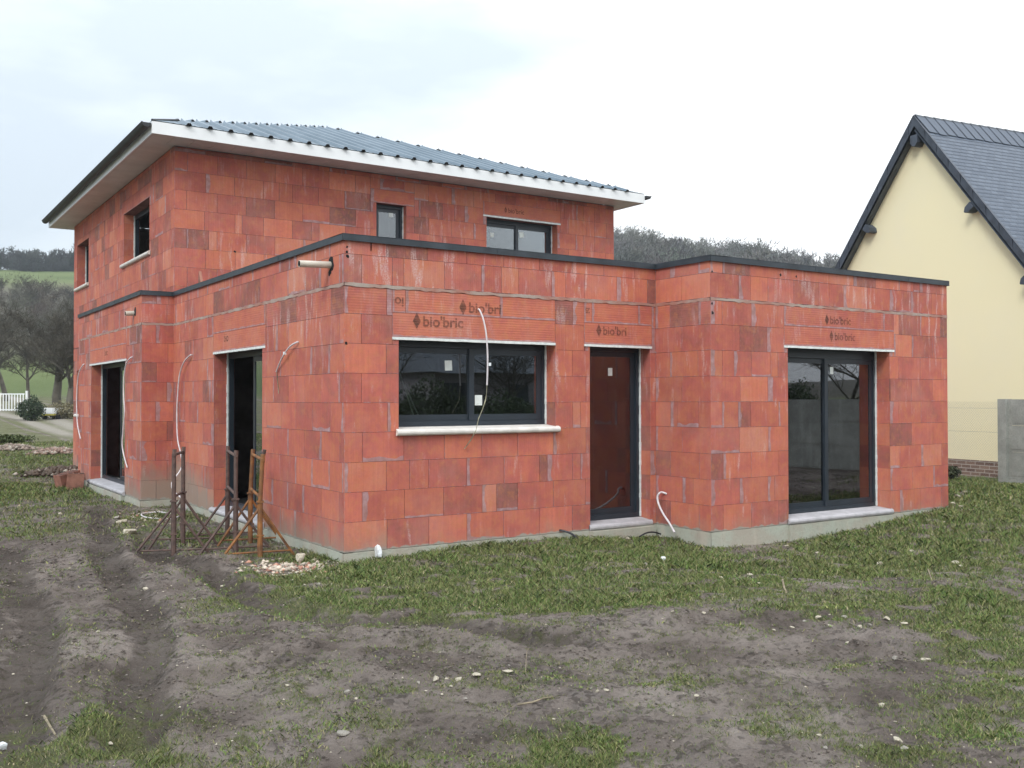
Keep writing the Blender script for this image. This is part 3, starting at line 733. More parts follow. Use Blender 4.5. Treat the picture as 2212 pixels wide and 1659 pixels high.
# interior slabs and partitions, flat roofs
mb = MB()
mb.box((4.7, 3.0, .03), (8.4, 5.4, .06)); mb.box((4.6, 11.3, .03), (8.6, 8.4, .06)); mb.box((-.1, 9.5, .03), (.3, 4.8, .06))
mb.box((4.6, 11.3, 2.95), (8.6, 8.4, .2)); mb.box((4.0, 3.4, 2.9), (7.0, 6.0, .2))
mb.build('floor_slab', PLASTER, house)
mb = MB()
mb.box((3.0, 3.2, 1.4), (.1, 5.7, 2.7)); mb.box((5.2, 3.0, 1.4), (.1, 6.8, 2.7)); mb.box((4.6, 6.9, 1.4), (8.6, .1, 2.7)); mb.box((4.6, 9.0, 4.3), (8.6, .1, 2.4)); mb.box((5.0, 8.0, 4.3), (.1, 1.9, 2.4)); mb.box((1.6, 12.5, 4.3), (.1, 6, 2.4))
mb.build('partition', simple('partition_brick', (.13, .10, .09), .9, 0, .3, 3, .2), house)
mb = MB()
def slab(x0, x1, y0, y1, z): mb.poly([(x0, y0, z), (x1, y0, z), (x1, y1, z), (x0, y1, z)])
slab(.28, 4.5, .28, EY, 3.12); slab(4.5, DX - .28, CC + .28, EY, 3.12); slab(FX + .28, 0, EY + .28, GY - .28, 3.12)
mb.build('flat_roof', GRAVR, house)
# flashing on the parapet
mb = MB()
def cope(x0, y0, x1, y1, nn, e0=0, e1=0):
    O = Vector((x0, y0, 0)); U = Vector((x1 - x0, y1 - y0, 0)); L = U.length; U.normalize()
    mb.obox(O, U, nn, Z, -e0, L + e1, .014, .026, 3.290, 3.352)
    mb.obox(O, U, nn, Z, -e0, L + e1, -.31, .026, 3.354, 3.360)
    mb.obox(O, U, nn, Z, -e0 * 0, L + e1 * 0, -.315, -.30, 3.2, 3.3535)
    mb.obox(O, U, nn, Z, -e0, L + e1, .026, .032, 3.286, 3.291)
    k = 1.9
    while k < L - .4:
        mb.obox(O, U, nn, Z, k, k + .05, .0275, .0295, 3.292, 3.357); k += 2.0
cope(0, 0, BX, 0, -Y, .026, -.026); cope(BX, 0, BX, CC, -X, .026, .026); cope(BX, CC, DX, CC, -Y, .022, .03); cope(0, 0, 0, EY, -X, .022, 0)
cope(FX, EY, 0, EY, -Y, .026, 0); cope(FX, EY, FX, GY, -X, .022, .02); cope(DX, CC, DX, EY, X, .02, 0)
mb.build('parapet_flashing', ANTHM, house)

# ---- main roof
EX0, EX1, EY0, EY1 = -.5, 9.56, 6.15, 16.25
ZB, ZT, AP = 5.745, 5.935, (4.53, 11.2, 7.76)
roof = empty('roof'); roof.parent = house
mb = MB()
apex = Vector(AP)
cs = [Vector((EX0, EY0, ZT + .012)), Vector((EX1, EY0, ZT + .012)), Vector((EX1, EY1, ZT + .012)), Vector((EX0, EY1, ZT + .012))]
for i in range(4):
    a, b = cs[i], cs[(i + 1) % 4]
    mb.poly([a, b, apex], 0)
    # ribs running up the slope
    L = (b - a).length; U = (b - a).normalized(); mid = (apex - a).dot(U)
    foot = a + U * mid; Sv = apex - foot; SL = Sv.length; Sv.normalize(); Nn = U.cross(Sv).normalized()
    k = .22
    while k < L - .1:
        LN = lambda uu: SL * min(uu / mid, (L - uu) / (L - mid))
        if LN(k) > .3:
            o = a + U * k - Sv * .05
            pr = [(-.050, .001), (-.022, .042), (.022, .042), (.050, .001)]
            p0 = [o + U * x + Nn * h for x, h in pr]; cutb = .16 if i == 0 else 0
            p1 = [o + U * x + Nn * h + Sv * (LN(k + x) + .04 - cutb) for x, h in pr]
            for j in range(3): mb.poly([p0[j], p0[j + 1], p1[j + 1], p1[j]][::-1], 0)
            mb.poly(p0, 1); mb.poly([p - Sv * .004 for p in p1][::-1], 1)
            t0 = (p1[1] + p1[2]) / 2
            mb.poly([t0 - U * .02, t0 + U * .02, t0 + Nn * .022 + Sv * .02], 0)
        # stiffening crease between ribs
        for off in (.11, .22):
            kk = k + off
            if kk > L - .1: continue
            ln2 = SL * (kk / mid if kk < mid else (L - kk) / (L - mid)) - .05
            if ln2 > .2:
                o2 = a + U * kk
                mb.poly([o2 - U * .012 + Nn * .001, o2 + Nn * .005, o2 + Sv * ln2 + Nn * .005, o2 - U * .012 + Sv * ln2 + Nn * .001], 0)
                mb.poly([o2 + Nn * .007, o2 + U * .012 + Nn * .001, o2 + U * .012 + Sv * ln2 + Nn * .001, o2 + Sv * ln2 + Nn * .007], 0)
        k += .333
mb.build('roof_sheet', [SHEET, DARK], roof)
mb = MB(); hv = (apex - cs[0]).normalized()
mb.tube([cs[0] + hv * .0 + Z * .0, cs[0] + hv * .75 + Z * .012], .022, 6)
mb.build('hip_flashing', GUTM, roof)
mb = MB()
mb.box(((EX0 + EX1) / 2, EY0 + .01, (ZB + ZT) / 2), (EX1 - EX0, .02, ZT - ZB)); mb.box(((EX0 + EX1) / 2, EY1 - .01, (ZB + ZT) / 2), (EX1 - EX0, .02, ZT - ZB))
mb.box((EX0 + .01, (EY0 + EY1) / 2, (ZB + ZT) / 2), (.02, EY1 - EY0 - .044, ZT - ZB)); mb.box((EX1 - .01, (EY0 + EY1) / 2, (ZB + ZT) / 2), (.02, EY1 - EY0 - .044, ZT - ZB))
mb.build('fascia', WHITEP, roof)
mb = MB()
for (x0, x1, y0, y1) in ((EX0 + .03, EX1 - .03, EY0 + .03, EY + .0), (EX0 + .03, 0, EY, HY), (DX, EX1 - .03, EY, HY), (EX0 + .03, EX1 - .03, HY, EY1 - .03)):
    if x1 - x0 > y1 - y0:
        n = int((x1 - x0) / .33)
        for i in range(n): mb.box((x0 + (i + .5) * (x1 - x0) / n, (y0 + y1) / 2, ZB + .015 - (i % 2) * .0), ((x1 - x0) / n - .006, y1 - y0, .012))
    else:
        n = int((y1 - y0) / .33)
        for i in range(n): mb.box(((x0 + x1) / 2, y0 + (i + .5) * (y1 - y0) / n, ZB + .015), (x1 - x0, (y1 - y0) / n - .006, .012))
mb.build('soffit', SOFF, roof)
def gutter(x, y0, y1, s):
    mb = MB(); z = ZT - .03; r = .07; seg = 8; cx_ = x + s * (r + .006)
    for k in range(seg):
        a0 = math.pi + math.pi * k / seg; a1 = math.pi + math.pi * (k + 1) / seg
        for rad, fl in ((r, 0), (r - .006, 1)):
            p = [Vector((cx_ + rad * math.cos(a0), y0, z + rad * math.sin(a0))), Vector((cx_ + rad * math.cos(a1), y0, z + rad * math.sin(a1))), Vector((cx_ + rad * math.cos(a1), y1, z + rad * math.sin(a1))), Vector((cx_ + rad * math.cos(a0), y1, z + rad * math.sin(a0)))]
            mb.poly(p[::-1] if not fl else p, smooth=True)
    for y in (y0, y1): mb.poly([(cx_ + r * math.cos(math.pi + math.pi * k / seg), y, z + r * math.sin(math.pi + math.pi * k / seg)) for k in range(seg + 1)])
    mb.tube([(cx_ + s * r, y0, z), (cx_ + s * r, y1, z)], .011, 6)
    y = y0 + .3
    while y < y1:
        for k in range(seg):
            a0 = math.pi + math.pi * k / seg; a1 = math.pi + math.pi * (k + 1) / seg
            rad = r + .005
            mb.poly([(cx_ + rad * math.cos(a1), y, z + rad * math.sin(a1)), (cx_ + rad * math.cos(a0), y, z + rad * math.sin(a0)), (cx_ + rad * math.cos(a0), y + .03, z + rad * math.sin(a0)), (cx_ + rad * math.cos(a1), y + .03, z + rad * math.sin(a1))])
        y += .6
    return mb.build('gutter', GUTM, roof)
gutter(EX0, EY0 + .02, EY1, -1)
gutter(EX1, EY0 - .04, EY1, 1)

# ---- windows and doors
def glazing(name, O, U, Nn, op, leaves=2, recess=.2, sill=None, stick=(), label=None, head=.09, open_leaf=False, strip=1, lip=None):
    """frame mesh is the part; sashes, panes, sill, stickers and sealant are its sub-parts"""
    a, b, c, d = op; V = -Nn
    mb = MB(); fw_ = .055
    f = lambda u0, u1, z0, z1, w0, w1, mi=0: mb.obox(O, U, Z, V, u0, u1, z0, z1, w0, w1, mi)
    a += .004; b -= .004
    f(a, a + fw_, c, d, recess, recess + .07); f(b - fw_, b, c, d, recess, recess + .07)
    f(a + fw_, b - fw_, d - head, d, recess, recess + .07); f(a + fw_, b - fw_, c, c + .06, recess, recess + .07)
    f(a + fw_, b - fw_, c + .06, c + .075, recess + .02, recess + .03)
    fr = mb.build(name, ANTH, house)
    if label: fr['label'] = label
    ia, ib, ic, id_ = a + fw_, b - fw_, c + .062, d - head - .002
    n = leaves; wd = (ib - ia) / n
    for i in range(n):
        mb = MB(); s0 = ia + wd * i - (.03 if i else 0); s1 = ia + wd * (i + 1) + (.03 if i < n - 1 else 0); w0 = recess + (.012 if i % 2 else .038) ; st = .065
        if open_leaf and i == n - 1: continue
        g = lambda u0, u1, z0, z1: mb.obox(O, U, Z, V, u0, u1, z0, z1, w0, w0 + .024)
        g(s0, s0 + st, ic, id_); g(s1 - st, s1, ic, id_); g(s0 + st, s1 - st, id_ - st, id_); g(s0 + st, s1 - st, ic, ic + st + .01)
        mb.build('sash', ANTH, fr)
        mb = MB(); mb.obox(O, U, Z, V, s0 + st - .003, s1 - st + .003, ic + st + .006, id_ - st + .003, w0 + .010, w0 + .013)
        mb.build('pane', GLASS, fr)
    if strip:
        mb = MB(); P = []; z = c + .01
        while z < d - .01:
            zz = min(z + .06, d - .005); r_ = rnd.uniform(-.003, .004)
            mb.obox(O, U, Z, V, b - .012 - r_, b + .003, z, zz, recess - .022 - r_, recess - .001)
            z = zz
        mb.build('sealant_strip', SEALW, fr)
        mb = MB(); z = c + .01
        while z < d - .01:
            zz = min(z + .06, d - .005); r_ = rnd.uniform(-.003, .004)
            mb.obox(O, U, Z, V, a - .003, a + .012 + r_, z, zz, recess - .022 - r_, recess - .001); z = zz
        mb.build('sealant_strip', SEALW, fr)
    for (su_, sz_, sw_, sh_, ang) in stick:
        mb = MB(); i = int((su_ - ia) / wd); w0 = recess + (.012 if i % 2 else .038) + .007
        cu = O + U * su_ + Z * sz_ + V * w0
        ra = math.radians(ang); e1 = (U * math.cos(ra) + Z * math.sin(ra)) * sw_ / 2; e2 = (Z * math.cos(ra) - U * math.sin(ra)) * sh_ / 2
        q = [cu - e1 - e2, cu + e1 - e2, cu + e1 + e2, cu - e1 + e2]
        for o2 in (0,): mb.poly(q); mb.poly([p + V * .001 for p in q][::-1])
        mb.build('sticker', STICK, fr)
    if sill:
        s0, s1, zt, zb, out, mat_ = sill
        mb = MB(); 
        # profile with rounded nose, extruded along the wall
        r_ = (zt - zb) / 2; prof = [(recess - .005, zt + .02), (-out + r_, zt)]
        for k in range(1, 6): a_ = math.pi / 2 + math.pi * k / 6; prof.append((-out + r_ + r_ * math.cos(a_), zb + r_ + r_ * math.sin(a_)))
        prof += [(-out + r_, zb), (-.012, zb), (recess - .005, zb)]
        n_ = len(prof)
        PT = lambda u, p: O + U * u + V * p[0] + Z * p[1]
        def strip_(u0, u1, pf):
            flip = U.cross(Z).dot(Nn) < 0
            m_ = len(pf)
            for i in range(m_):
                j = (i + 1) % m_
                q = [PT(u0, pf[i]), PT(u1, pf[i]), PT(u1, pf[j]), PT(u0, pf[j])]
                mb.poly(q if flip else q[::-1])
            q = [PT(u0, p) for p in pf]; mb.poly(q if not flip else q[::-1]); q = [PT(u1, p) for p in pf]; mb.poly(q[::-1] if not flip else q)
        inner = prof
        outer = [(-.0125, zt + .006)] + prof[1:-1]
        strip_(op[0] + .002, op[1] - .002, inner)
        if s0 < op[0]: strip_(s0, op[0] + .001, outer)
        if s1 > op[1]: strip_(op[1] - .001, s1, outer)
        mb.build('sill', mat_, fr)
    if lip:
        l0, l1, lz = lip; mb = MB(); u = l0
        while u < l1:
            u2 = min(u + rnd.uniform(.05, .16), l1); j = rnd.uniform(-.003, .003) if rnd.random() < .8 else -.010
            mb.obox(O, U, Z, Nn, u, u2, lz - .030 + max(0, j), lz - .001, -.03, .012 + j * .4); u = u2
        mb.build('lintel_edge', SEALW, fr)
    return fr
A0 = Vector((0, 0, 0))
glazing('window', A0, X, -Y, OP_W1, 2, .2, (.60, 2.78, 1.285, 1.215, .06, SILLW), [(1.40, 2.0, .095, .115, 2), (1.79, 1.60, .10, .12, 0)], 'wide sliding window on the long front wall above a cream stone sill', .09, lip=(.56, 2.74, 2.29))
glazing('door', A0, X, -Y, OP_D, 1, .2, (3.25, 4.27, .06, -.01, .03, SILLC), [(3.79, 1.96, .07, .10, 0)], 'narrow tall glazed door between the front window and the stepped corner', .07, lip=(3.18, 4.28, 2.29))
OC = Vector((BX, CC, 0))
glazing('sliding_door', OC, X, -Y, OP_S, 2, .23, (5.71 - BX, 7.87 - BX, .065, -.01, .04, SILLC), [(6.91 - BX, 2.0, .07, .10, 0), (5.99 - BX, 1.93, .07, .10, 0)], 'two leaf sliding glass door in the right hand front wall', .14, lip=(5.66 - BX, 7.94 - BX, 2.30))
glazing('sliding_door', A0, Y, -X, OP_AE, 2, .2, (2.42, 4.62, .065, -.01, .06, SILLC), (), 'tall sliding glass door in the side wall behind the rusty trestles', .09, True, lip=(2.41, 4.59, 2.29))
OF = Vector((FX, EY, 0))
glazing('sliding_door', OF, Y, -X, OP_FG, 2, .2, (7.85 - EY, 10.95 - EY, .065, -.01, .06, SILLC), (), 'sliding glass door in the far side wall near the two loose blocks', .09, True, lip=(7.83 - EY, 11.0 - EY, 2.30))
glazing('window', A0, Y, -X, OP_SM, 1, .2, (14.85, 15.45, 1.27, 1.20, .06, SILLW), (), 'small ground floor window at the far end of the side wall')
OU = Vector((0, EY, 0))
glazing('window', OU, Y, -X, OP_U1, 1, .2, (8.30 - EY, 10.55 - EY, 4.235, 4.16, .06, SILLW), (), 'larger upper floor window in the side wall under the gutter', .09, True)
glazing('window', A0, Y, -X, (13.98, 15.40, 4.22, 5.24), 1, .2, (13.9, 15.5, 4.235, 4.16, .06, SILLW), (), 'smaller upper floor window at the far end of the side wall', .09, True)
glazing('window', OU, X, -Y, OP_U3, 1, .13, None, [(4.0, 5.07, .09, .11, 3)], 'small upper floor window left of the pair above the flat roof', .06)
glazing('window', OU, X, -Y, OP_U4, 2, .2, None, [(6.28, 4.90, .09, .09, 0), (6.98, 4.96, .11, .11, 8)], 'two pane upper floor window right of the small one', .08, lip=(5.92, 7.80, 5.235))
for k_, (p0_, p1_) in enumerate((((862, 800), (893, 896)), ((874, 830), (903, 896)))):
    a_ = at(*p0_, 1, .42); b_ = at(*p1_, 1, .42); mb = MB(); mb.tube([a_, b_], .010, 4); o_ = mb.build('batten', SILLW)
    tag(o_, ('longer', 'shorter')[k_] + ' pale batten leaning inside the wide window at its left end', 'batten')
# concrete steps under the door sills
for c_, d_ in (((3.76, -.03, -.14), (1.02, .10, .25)), ((-.02, 3.52, -.14), (.09, 2.10, .25)), ((FX - .02, 9.4, -.14), (.09, 3.0, .25)), ((6.8, CC - .012, -.14), (2.16, .05, .25))):
    mb = MB(); mb.box(c_, d_); mb.build('threshold', PLINTH, house)
# drain pipes sticking out below the parapets
def spout(p0, p1, r, nm='drain_spout'):
    mb = MB(); p0, p1 = Vector(p0), Vector(p1); d = (p0 - p1).normalized()
    mb.tube([p0, p1], r, 16, 0, caps=False)
    mb.tube([p1, p0], r * .86, 16, 1, caps=False)
    a = d.cross(Z).normalized(); b_ = d.cross(a)
    for k in range(16):
        t0, t1 = 2 * math.pi * k / 16, 2 * math.pi * (k + 1) / 16
        f0 = lambda t_, rr_: p1 + (a * math.cos(t_) + b_ * math.sin(t_)) * rr_
        mb.poly([f0(t0, r), f0(t1, r), f0(t1, r * .86), f0(t0, r * .86)])
    mb.build(nm, [PVC, DARK], house)
spout((.05, .36, 3.07), (-.36, .36, 3.055), .037)
spout((FX + .05, 7.29, 3.03), (FX - .14, 7.29, 3.02), .04)
def jag(O, U, V, r, n=9, k=1.):
    mb = MB()
    mb.poly([O + (U * math.cos(2 * math.pi * i / n) + V * math.sin(2 * math.pi * i / n)) * r * rnd.uniform(.6, 1.25) for i in range(n)][::(-1 if k < 0 else 1)])
    mb.build('chipped_hole', DARK, house)
jag(Vector((-.0055, .33, 3.08)), Y, Z, .075, k=-1); jag(Vector((-.0055, .37, 2.99)), Y, Z, .04, k=-1); jag(Vector((FX - .0055, 7.2, 3.05)), Y, Z, .07, k=-1)
for (x, y, z, r, ax) in ((.03, -.0015, 3.22, .012, 0), (.03, -.0015, 3.17, .016, 0), (.035, -.0015, 3.12, .018, 0), (.02, -.0015, 2.20, .018, 0), (BX + .03, CC - .0055, 3.16, .014, 0), (BX + .03, CC - .0055, 2.77, .018, 0), (BX + .035, CC - .0055, 2.66, .02, 0), (BX + 1.25, CC - .0055, 3.2, .02, 0), (BX + 1.55, CC - .0055, 3.2, .018, 0), (1.0, EY - .0055, 4.1, .02, 0)):
    jag(Vector((x, y, z)), X, Z, r)
# stamped maker's lettering on the lintels
def stamp(O, U, Nn, text, u, z, size, rot=0, diamond=True, sx=1.):
    cu = bpy.data.curves.new('lettering', 'FONT'); cu.body = text; cu.size = size; cu.offset = size * .018
    to = bpy.data.objects.new('tmp', cu); scene.collection.objects.link(to)
    dg = bpy.context.evaluated_depsgraph_get(); dg.update()
    me = bpy.data.meshes.new_from_object(to.evaluated_get(dg)); bpy.data.objects.remove(to)
    ca, sa_ = math.cos(rot), math.sin(rot)
    mb = MB()
    def P(x, y):
        x *= sx; x, y = x * ca - y * sa_, x * sa_ + y * ca
        return O + U * (u + x) + Z * (z + y) + Nn * .0062
    flip = U.cross(Z).dot(Nn) < 0
    for p in me.polygons:
        q = [P(me.vertices[i].co.x, me.vertices[i].co.y) for i in p.vertices]
        mb.poly(q)
    if diamond:
        s = size
        mb.poly([P(-.42 * s, -.20 * s), P(-.14 * s, .33 * s), P(-.42 * s, .88 * s), P(-.70 * s, .33 * s)])
    bpy.data.meshes.remove(me)
    return mb.build('stamped_lettering', INK, house)
stamp(A0, X, -Y, "bio'bric", .93, 2.42, .165, sx=1.05)
stamp(A0, X, -Y, "bio'bri", 1.52, 2.60, .165, sx=1.05)
stamp(A0, X, -Y, "io", .70, 2.72, .15, rot=math.pi, diamond=False)
stamp(A0, X, -Y, "bio'bri", 3.47, 2.415, .15, sx=1.0)
stamp(A0, X, -Y, "bi", 3.20, 2.74, .10, rot=-math.pi / 2, diamond=False)
stamp(OC, X, -Y, "bio'bric", 6.56 - BX, 2.615, .145)
stamp(OC, X, -Y, "bio'bric", 6.65 - BX, 2.40, .145)
stamp(OU, X, -Y, "bio'bric", 6.5, 5.33, .13)
stamp(A0, -Y, -X, "bio", -4.1, 2.42, .16, diamond=False)
stamp(Vector((FX, 0, 0)), -Y, -X, "bric", -9.6, 2.42, .16, diamond=False)

# ------------------------------------------------------------------ cables and pipes
def cable(name, label, pts, r, mat_, cat='cable', thin=None, clip=None, group=None):
    # Catmull-Rom smoothing
    P = [Vector(p) for p in pts]; Q = []
    for i in range(len(P) - 1):
        p0, p1, p2, p3 = P[max(i - 1, 0)], P[i], P[i + 1], P[min(i + 2, len(P) - 1)]
        for k in range(6):
            t = k / 6
            Q.append(.5 * ((2 * p1) + (p2 - p0) * t + (2 * p0 - 5 * p1 + 4 * p2 - p3) * t * t + (-p0 + 3 * p1 - 3 * p2 + p3) * t ** 3))
    Q.append(P[-1])
    mb = MB(); mb.tube(Q, r, 8); o = mb.build(name, mat_); tag(o, label, cat, group)
    if thin:
        T = [P[-1]] + [Vector(p) for p in thin]; mb = MB()
        for dx in (0, .006):
            mb.tube([p + Vector((dx * (i % 2), dx, dx)) for i, p in enumerate(T)], r * .38, 5)
        mb.build('bare_wires', WIREY, o)
    if clip is not None:
        mb = MB(); mb.box(Vector(clip), (.03, .03, .035)); mb.build('clip', WHITES, o)
    return o
W_ = lambda px, py, ax, v: at(px, py, ax, v)
cable('conduit', 'white conduit hanging in front of the wide window with thin bare wires', [W_(1033, 668, 1, .0), W_(1036, 670, 1, -.03), W_(1044, 690, 1, -.06), W_(1050, 720, 1, -.07), W_(1053, 760, 1, -.07), W_(1053, 800, 1, -.06), W_(1052, 832, 1, -.05)], .0095, CABW,
      thin=[W_(1051, 850, 1, -.06), W_(1049, 865, 1, -.05), W_(1042, 885, 1, -.07), W_(1034, 905, 1, -.08), W_(1028, 930, 1, -.10), W_(1018, 950, 1, -.05), W_(1003, 970, 1, -.02)], clip=W_(1057, 787, 1, -.055))
cable('conduit', 'short white conduit curling out of the side wall left of the near corner', [W_(646, 739, 0, .0), W_(640, 740, 0, -.03), W_(625, 750, 0, -.05), W_(610, 772, 0, -.05), W_(602, 790, 0, -.03), W_(597, 803, 0, -.02)], .0095, CABW, thin=[W_(599, 818, 0, -.01), W_(602, 850, 0, -.012)], clip=W_(615, 763, 0, -.06))
cable('conduit', 'long white conduit down the side wall coiling on the ground behind the left trestle',
      [W_(416, 767, 0, .0), W_(410, 768, 0, -.04), W_(397, 783, 0, -.06), W_(388, 810, 0, -.06), W_(384, 850, 0, -.06), W_(382, 900, 0, -.06), W_(384, 950, 0, -.06), W_(391, 982, 0, -.06), W_(392, 1010, 0, -.08), W_(376, 1035, 0, -.2), W_(371, 1045, 0, -.25),
       W_(374, 1060, 0, -.25), W_(388, 1072, 0, -.25), W_(400, 1088, 0, -.25), Vector((-.33, 4.9, -.02)), Vector((-.55, 4.75, -.08)), Vector((-.80, 5.1, -.08)), Vector((-.75, 5.6, -.08)), Vector((-.5, 5.7, -.08)), Vector((-.4, 5.3, -.07))], .0105, CABW)
cable('conduit', 'white conduit hanging at the right edge of the far side sliding door', [W_(287, 771, 0, FX), W_(282, 773, 0, FX - .04), W_(273, 785, 0, FX - .06), W_(268, 815, 0, FX - .06), W_(267, 850, 0, FX - .06), W_(269, 890, 0, FX - .06), W_(266, 930, 0, FX - .05), W_(264, 960, 0, FX - .05), W_(268, 985, 0, FX - .04), W_(275, 1010, 0, FX - .03)], .0105, CABW)
cable('conduit', 'thin pinkish conduit hanging at the far end of the side wall', [W_(183, 787, 0, FX), W_(179, 789, 0, FX - .04), W_(170, 808, 0, FX - .06), W_(166, 850, 0, FX - .06), W_(166, 890, 0, FX - .06), W_(168, 920, 0, FX - .06), W_(174, 948, 0, FX - .05)], .0115, CABW)
cable('water_pipe', 'white pipe bent out of the ground in the stepped corner', [Vector((4.35, -.2, .40)), Vector((4.31, -.15, .42)), W_(1424, 1066, 0, 4.26), W_(1420, 1075, 0, 4.24), W_(1424, 1092, 0, 4.2), W_(1434, 1112, 0, 4.15), W_(1446, 1130, 0, 4.1), W_(1457, 1150, 0, 4.05)], .0125, CABW, 'pipe')
cable('duct', 'short black duct end poking from the grass left of the narrow door', [Vector((2.80, .0, .03)), Vector((2.83, -.05, .025)), Vector((2.90, -.12, -.01)), Vector((2.95, -.17, -.07))], .013, BLACKP, 'pipe')
cable('duct', 'black flexible duct lying along the plinth under the door sill', [Vector((3.80, -.30, -.09)), Vector((3.92, -.29, -.055)), Vector((4.05, -.28, -.055)), Vector((4.18, -.27, -.09))], .010, BLACKP, 'pipe')

# ------------------------------------------------------------------ rusty trestles
def trestle(loc, ang, sp, mat_, label, hh=1.08, lean=0, spread=.40):
    t = empty('trestle', (loc[0], loc[1], 0), ang)
    tag(t, label, 'trestle', 'rusty mason trestles beside the side wall')
    zg_ = hgt(*loc) - .01
    rot = Matrix.Rotation(ang, 3, 'Z')
    for s, y in ((0, 0), (1, sp)):
        wp = rot @ Vector((0, y, 0)) + Vector((loc[0], loc[1], 0)); g = hgt(wp.x, wp.y) - .01
        mb = MB(); mb.tube([(0, y, g), (0, y, g + .62)], .030, 10); mb.tube([(0, y, g + .6), (lean * .5, y, hh - .02)], .024, 10); mb.box((0, y, g + .61), (.075, .075, .018)); mb.box((0, y, g + .24), (.085, .06, .012))
        mb.build('post', mat_, t)
        for d in (-1, 1):
            wp = rot @ Vector((d * spread, y, 0)) + Vector((loc[0], loc[1], 0)); gl = hgt(wp.x, wp.y) - .015
            mb = MB(); mb.tube([(0, y, g + .55), (d * spread, y + .03 * d, gl)], .016, 6)
            mb.build('leg', mat_, t)
        mb = MB(); mb.tube([(-spread * .9, y - .02, g + .06), (spread * .9, y + .02, g + .06)], .011, 6); mb.build('foot_bar', mat_, t)
    mb = MB(); mb.tube([(lean * .5, -.04, hh - .03), (lean * .5, sp + .04, hh - .03)], .018, 8)
    mb.build('top_rail', mat_, t)
    mb = MB(); mb.tube([(0, 0, zg_ + .66), (0, sp, zg_ + .66)], .016, 8); mb.build('cross_rail', mat_, t)
    for y in (0, sp):
        mb = MB(); mb.tube([(lean * .5, y, hh - .06), (lean * .5 + .005, y + .01, hh + .03)], .026, 6); mb.build('socket', mat_, t)
    return t
trestle((-1.28, 1.79), math.atan2(-(.25), .55), .60, RUST, 'brown rusty steel trestle leftmost of three, in front of the inner corner', 1.02)
trestle((-.66, 1.52), math.atan2(-(.24), 1.05), 1.15, RUST, 'brown rusty steel trestle in the middle, in front of the side sliding door', 1.00)
trestle((-.58, .93), math.atan2(-(.24), 1.0), 1.15, RUSTO, 'orange painted rusty trestle nearest the near corner of the house', .98, .05, .38)
mb = MB(); p = Vector((-.56, 1.0, 0)); mb.tube([(-.555, .98, .86), (-.53, .93, 1.06)], .02, 8); o_ = mb.build('steel_pin', RUST)
tag(o_, 'short rusty steel tube stuck at the top of the orange trestle', 'tube')

# ------------------------------------------------------------------ loose blocks, debris and stones
def clay_block(loc, rz, tilt, label, size=(.2, .5, .3), name='clay_block'):
    mb = MB(); w, l, h = size; nx_, ny_ = 3, 7
    mb.box((0, 0, h / 2), (w, l, h))
    # hollow cells on the top bed face
    for i in range(nx_):
        for j in range(ny_):
            mb.box(((i + .5) / nx_ * w - w / 2, (j + .5) / ny_ * l - l / 2, h + .0005), (w / nx_ - .016, l / ny_ - .02, .001), 1)
    for k in range(12):
        z = h * (k + .5) / 12; mb.box((0, 0, z), (w + .003, l + .003, .006))
    o = mb.build(name, [BRK, DARK]); o.location = loc; o.rotation_euler = (tilt[0], tilt[1], rz)
    return tag(o, label, 'block', 'loose clay blocks')
bx_, by_ = G(148, 1055, -.13)
clay_block((bx_ + .02, by_, hgt(bx_, by_) - .01), R(20), (0, R(-12)), 'loose hollow clay block lying left of its twin by the far sill', (.42, .25, .30))
clay_block((-.80, 10.8, hgt(-.8, 10.8) - .01), R(-12), (0, R(4)), 'loose hollow clay block leaning right beside the far sill', (.30, .22, .31))
p = at(204, 655, 0, -.12)
mb = MB(); mb.box((0, 0, .13), (.06, .42, .26)); o_ = mb.build('clay_fragment', BRK); o_.location = (-.1, 12.0, 3.30); o_.rotation_euler = (0, R(10), R(4)); 
tag(o_, 'broken brown clay piece standing on the side parapet below the small upper window', 'rubble')
mb = MB(); mb.poly([(0, 0, 0), (.03, .32, 0), (.01, .2, .30)]); mb.poly([(.04, 0, 0), (.05, .2, .30), (.07, .32, 0)]); mb.poly([(0, 0, 0), (.01, .2, .30), (.05, .2, .30), (.04, 0, 0)]); mb.poly([(.03, .32, 0), (.07, .32, 0), (.05, .2, .30), (.01, .2, .30)])
o_ = mb.build('clay_fragment', BRK); o_.location = (.10, 5.55, 3.30)
tag(o_, 'pointed clay shard standing on the parapet near the upper storey corner', 'rubble')

def stone_mesh(seed, mat_, squash=.6, rough=.35):
    import bmesh
    bm = bmesh.new(); bmesh.ops.create_icosphere(bm, subdivisions=2, radius=1)
    r_ = random.Random(seed); off = Vector((r_.uniform(0, 90), r_.uniform(0, 90), r_.uniform(0, 90)))
    planes = [(Vector((r_.gauss(0, 1), r_.gauss(0, 1), r_.gauss(0, 1))).normalized(), r_.uniform(.34, .72)) for _ in range(12)]
    for v in bm.verts:
        n = noise.noise(v.co * 1.3 + off); c = v.co * (1 + rough * n)
        for pn, pd in planes:
            k = c.dot(pn)
            if k > pd: c = c - pn * (k - pd)
        v.co = Vector((c.x, c.y * .75, c.z * squash))
    me = bpy.data.meshes.new('stone'); bm.to_mesh(me); bm.free(); me.materials.append(mat_); return me
SM = [stone_mesh(i, LIME, .45 + .05 * (i % 4)) for i in range(6)] + [stone_mesh(20 + i, LIMEG, .45) for i in range(3)]
SW = [stone_mesh(40 + i, WHITES, .9, .5) for i in range(3)]
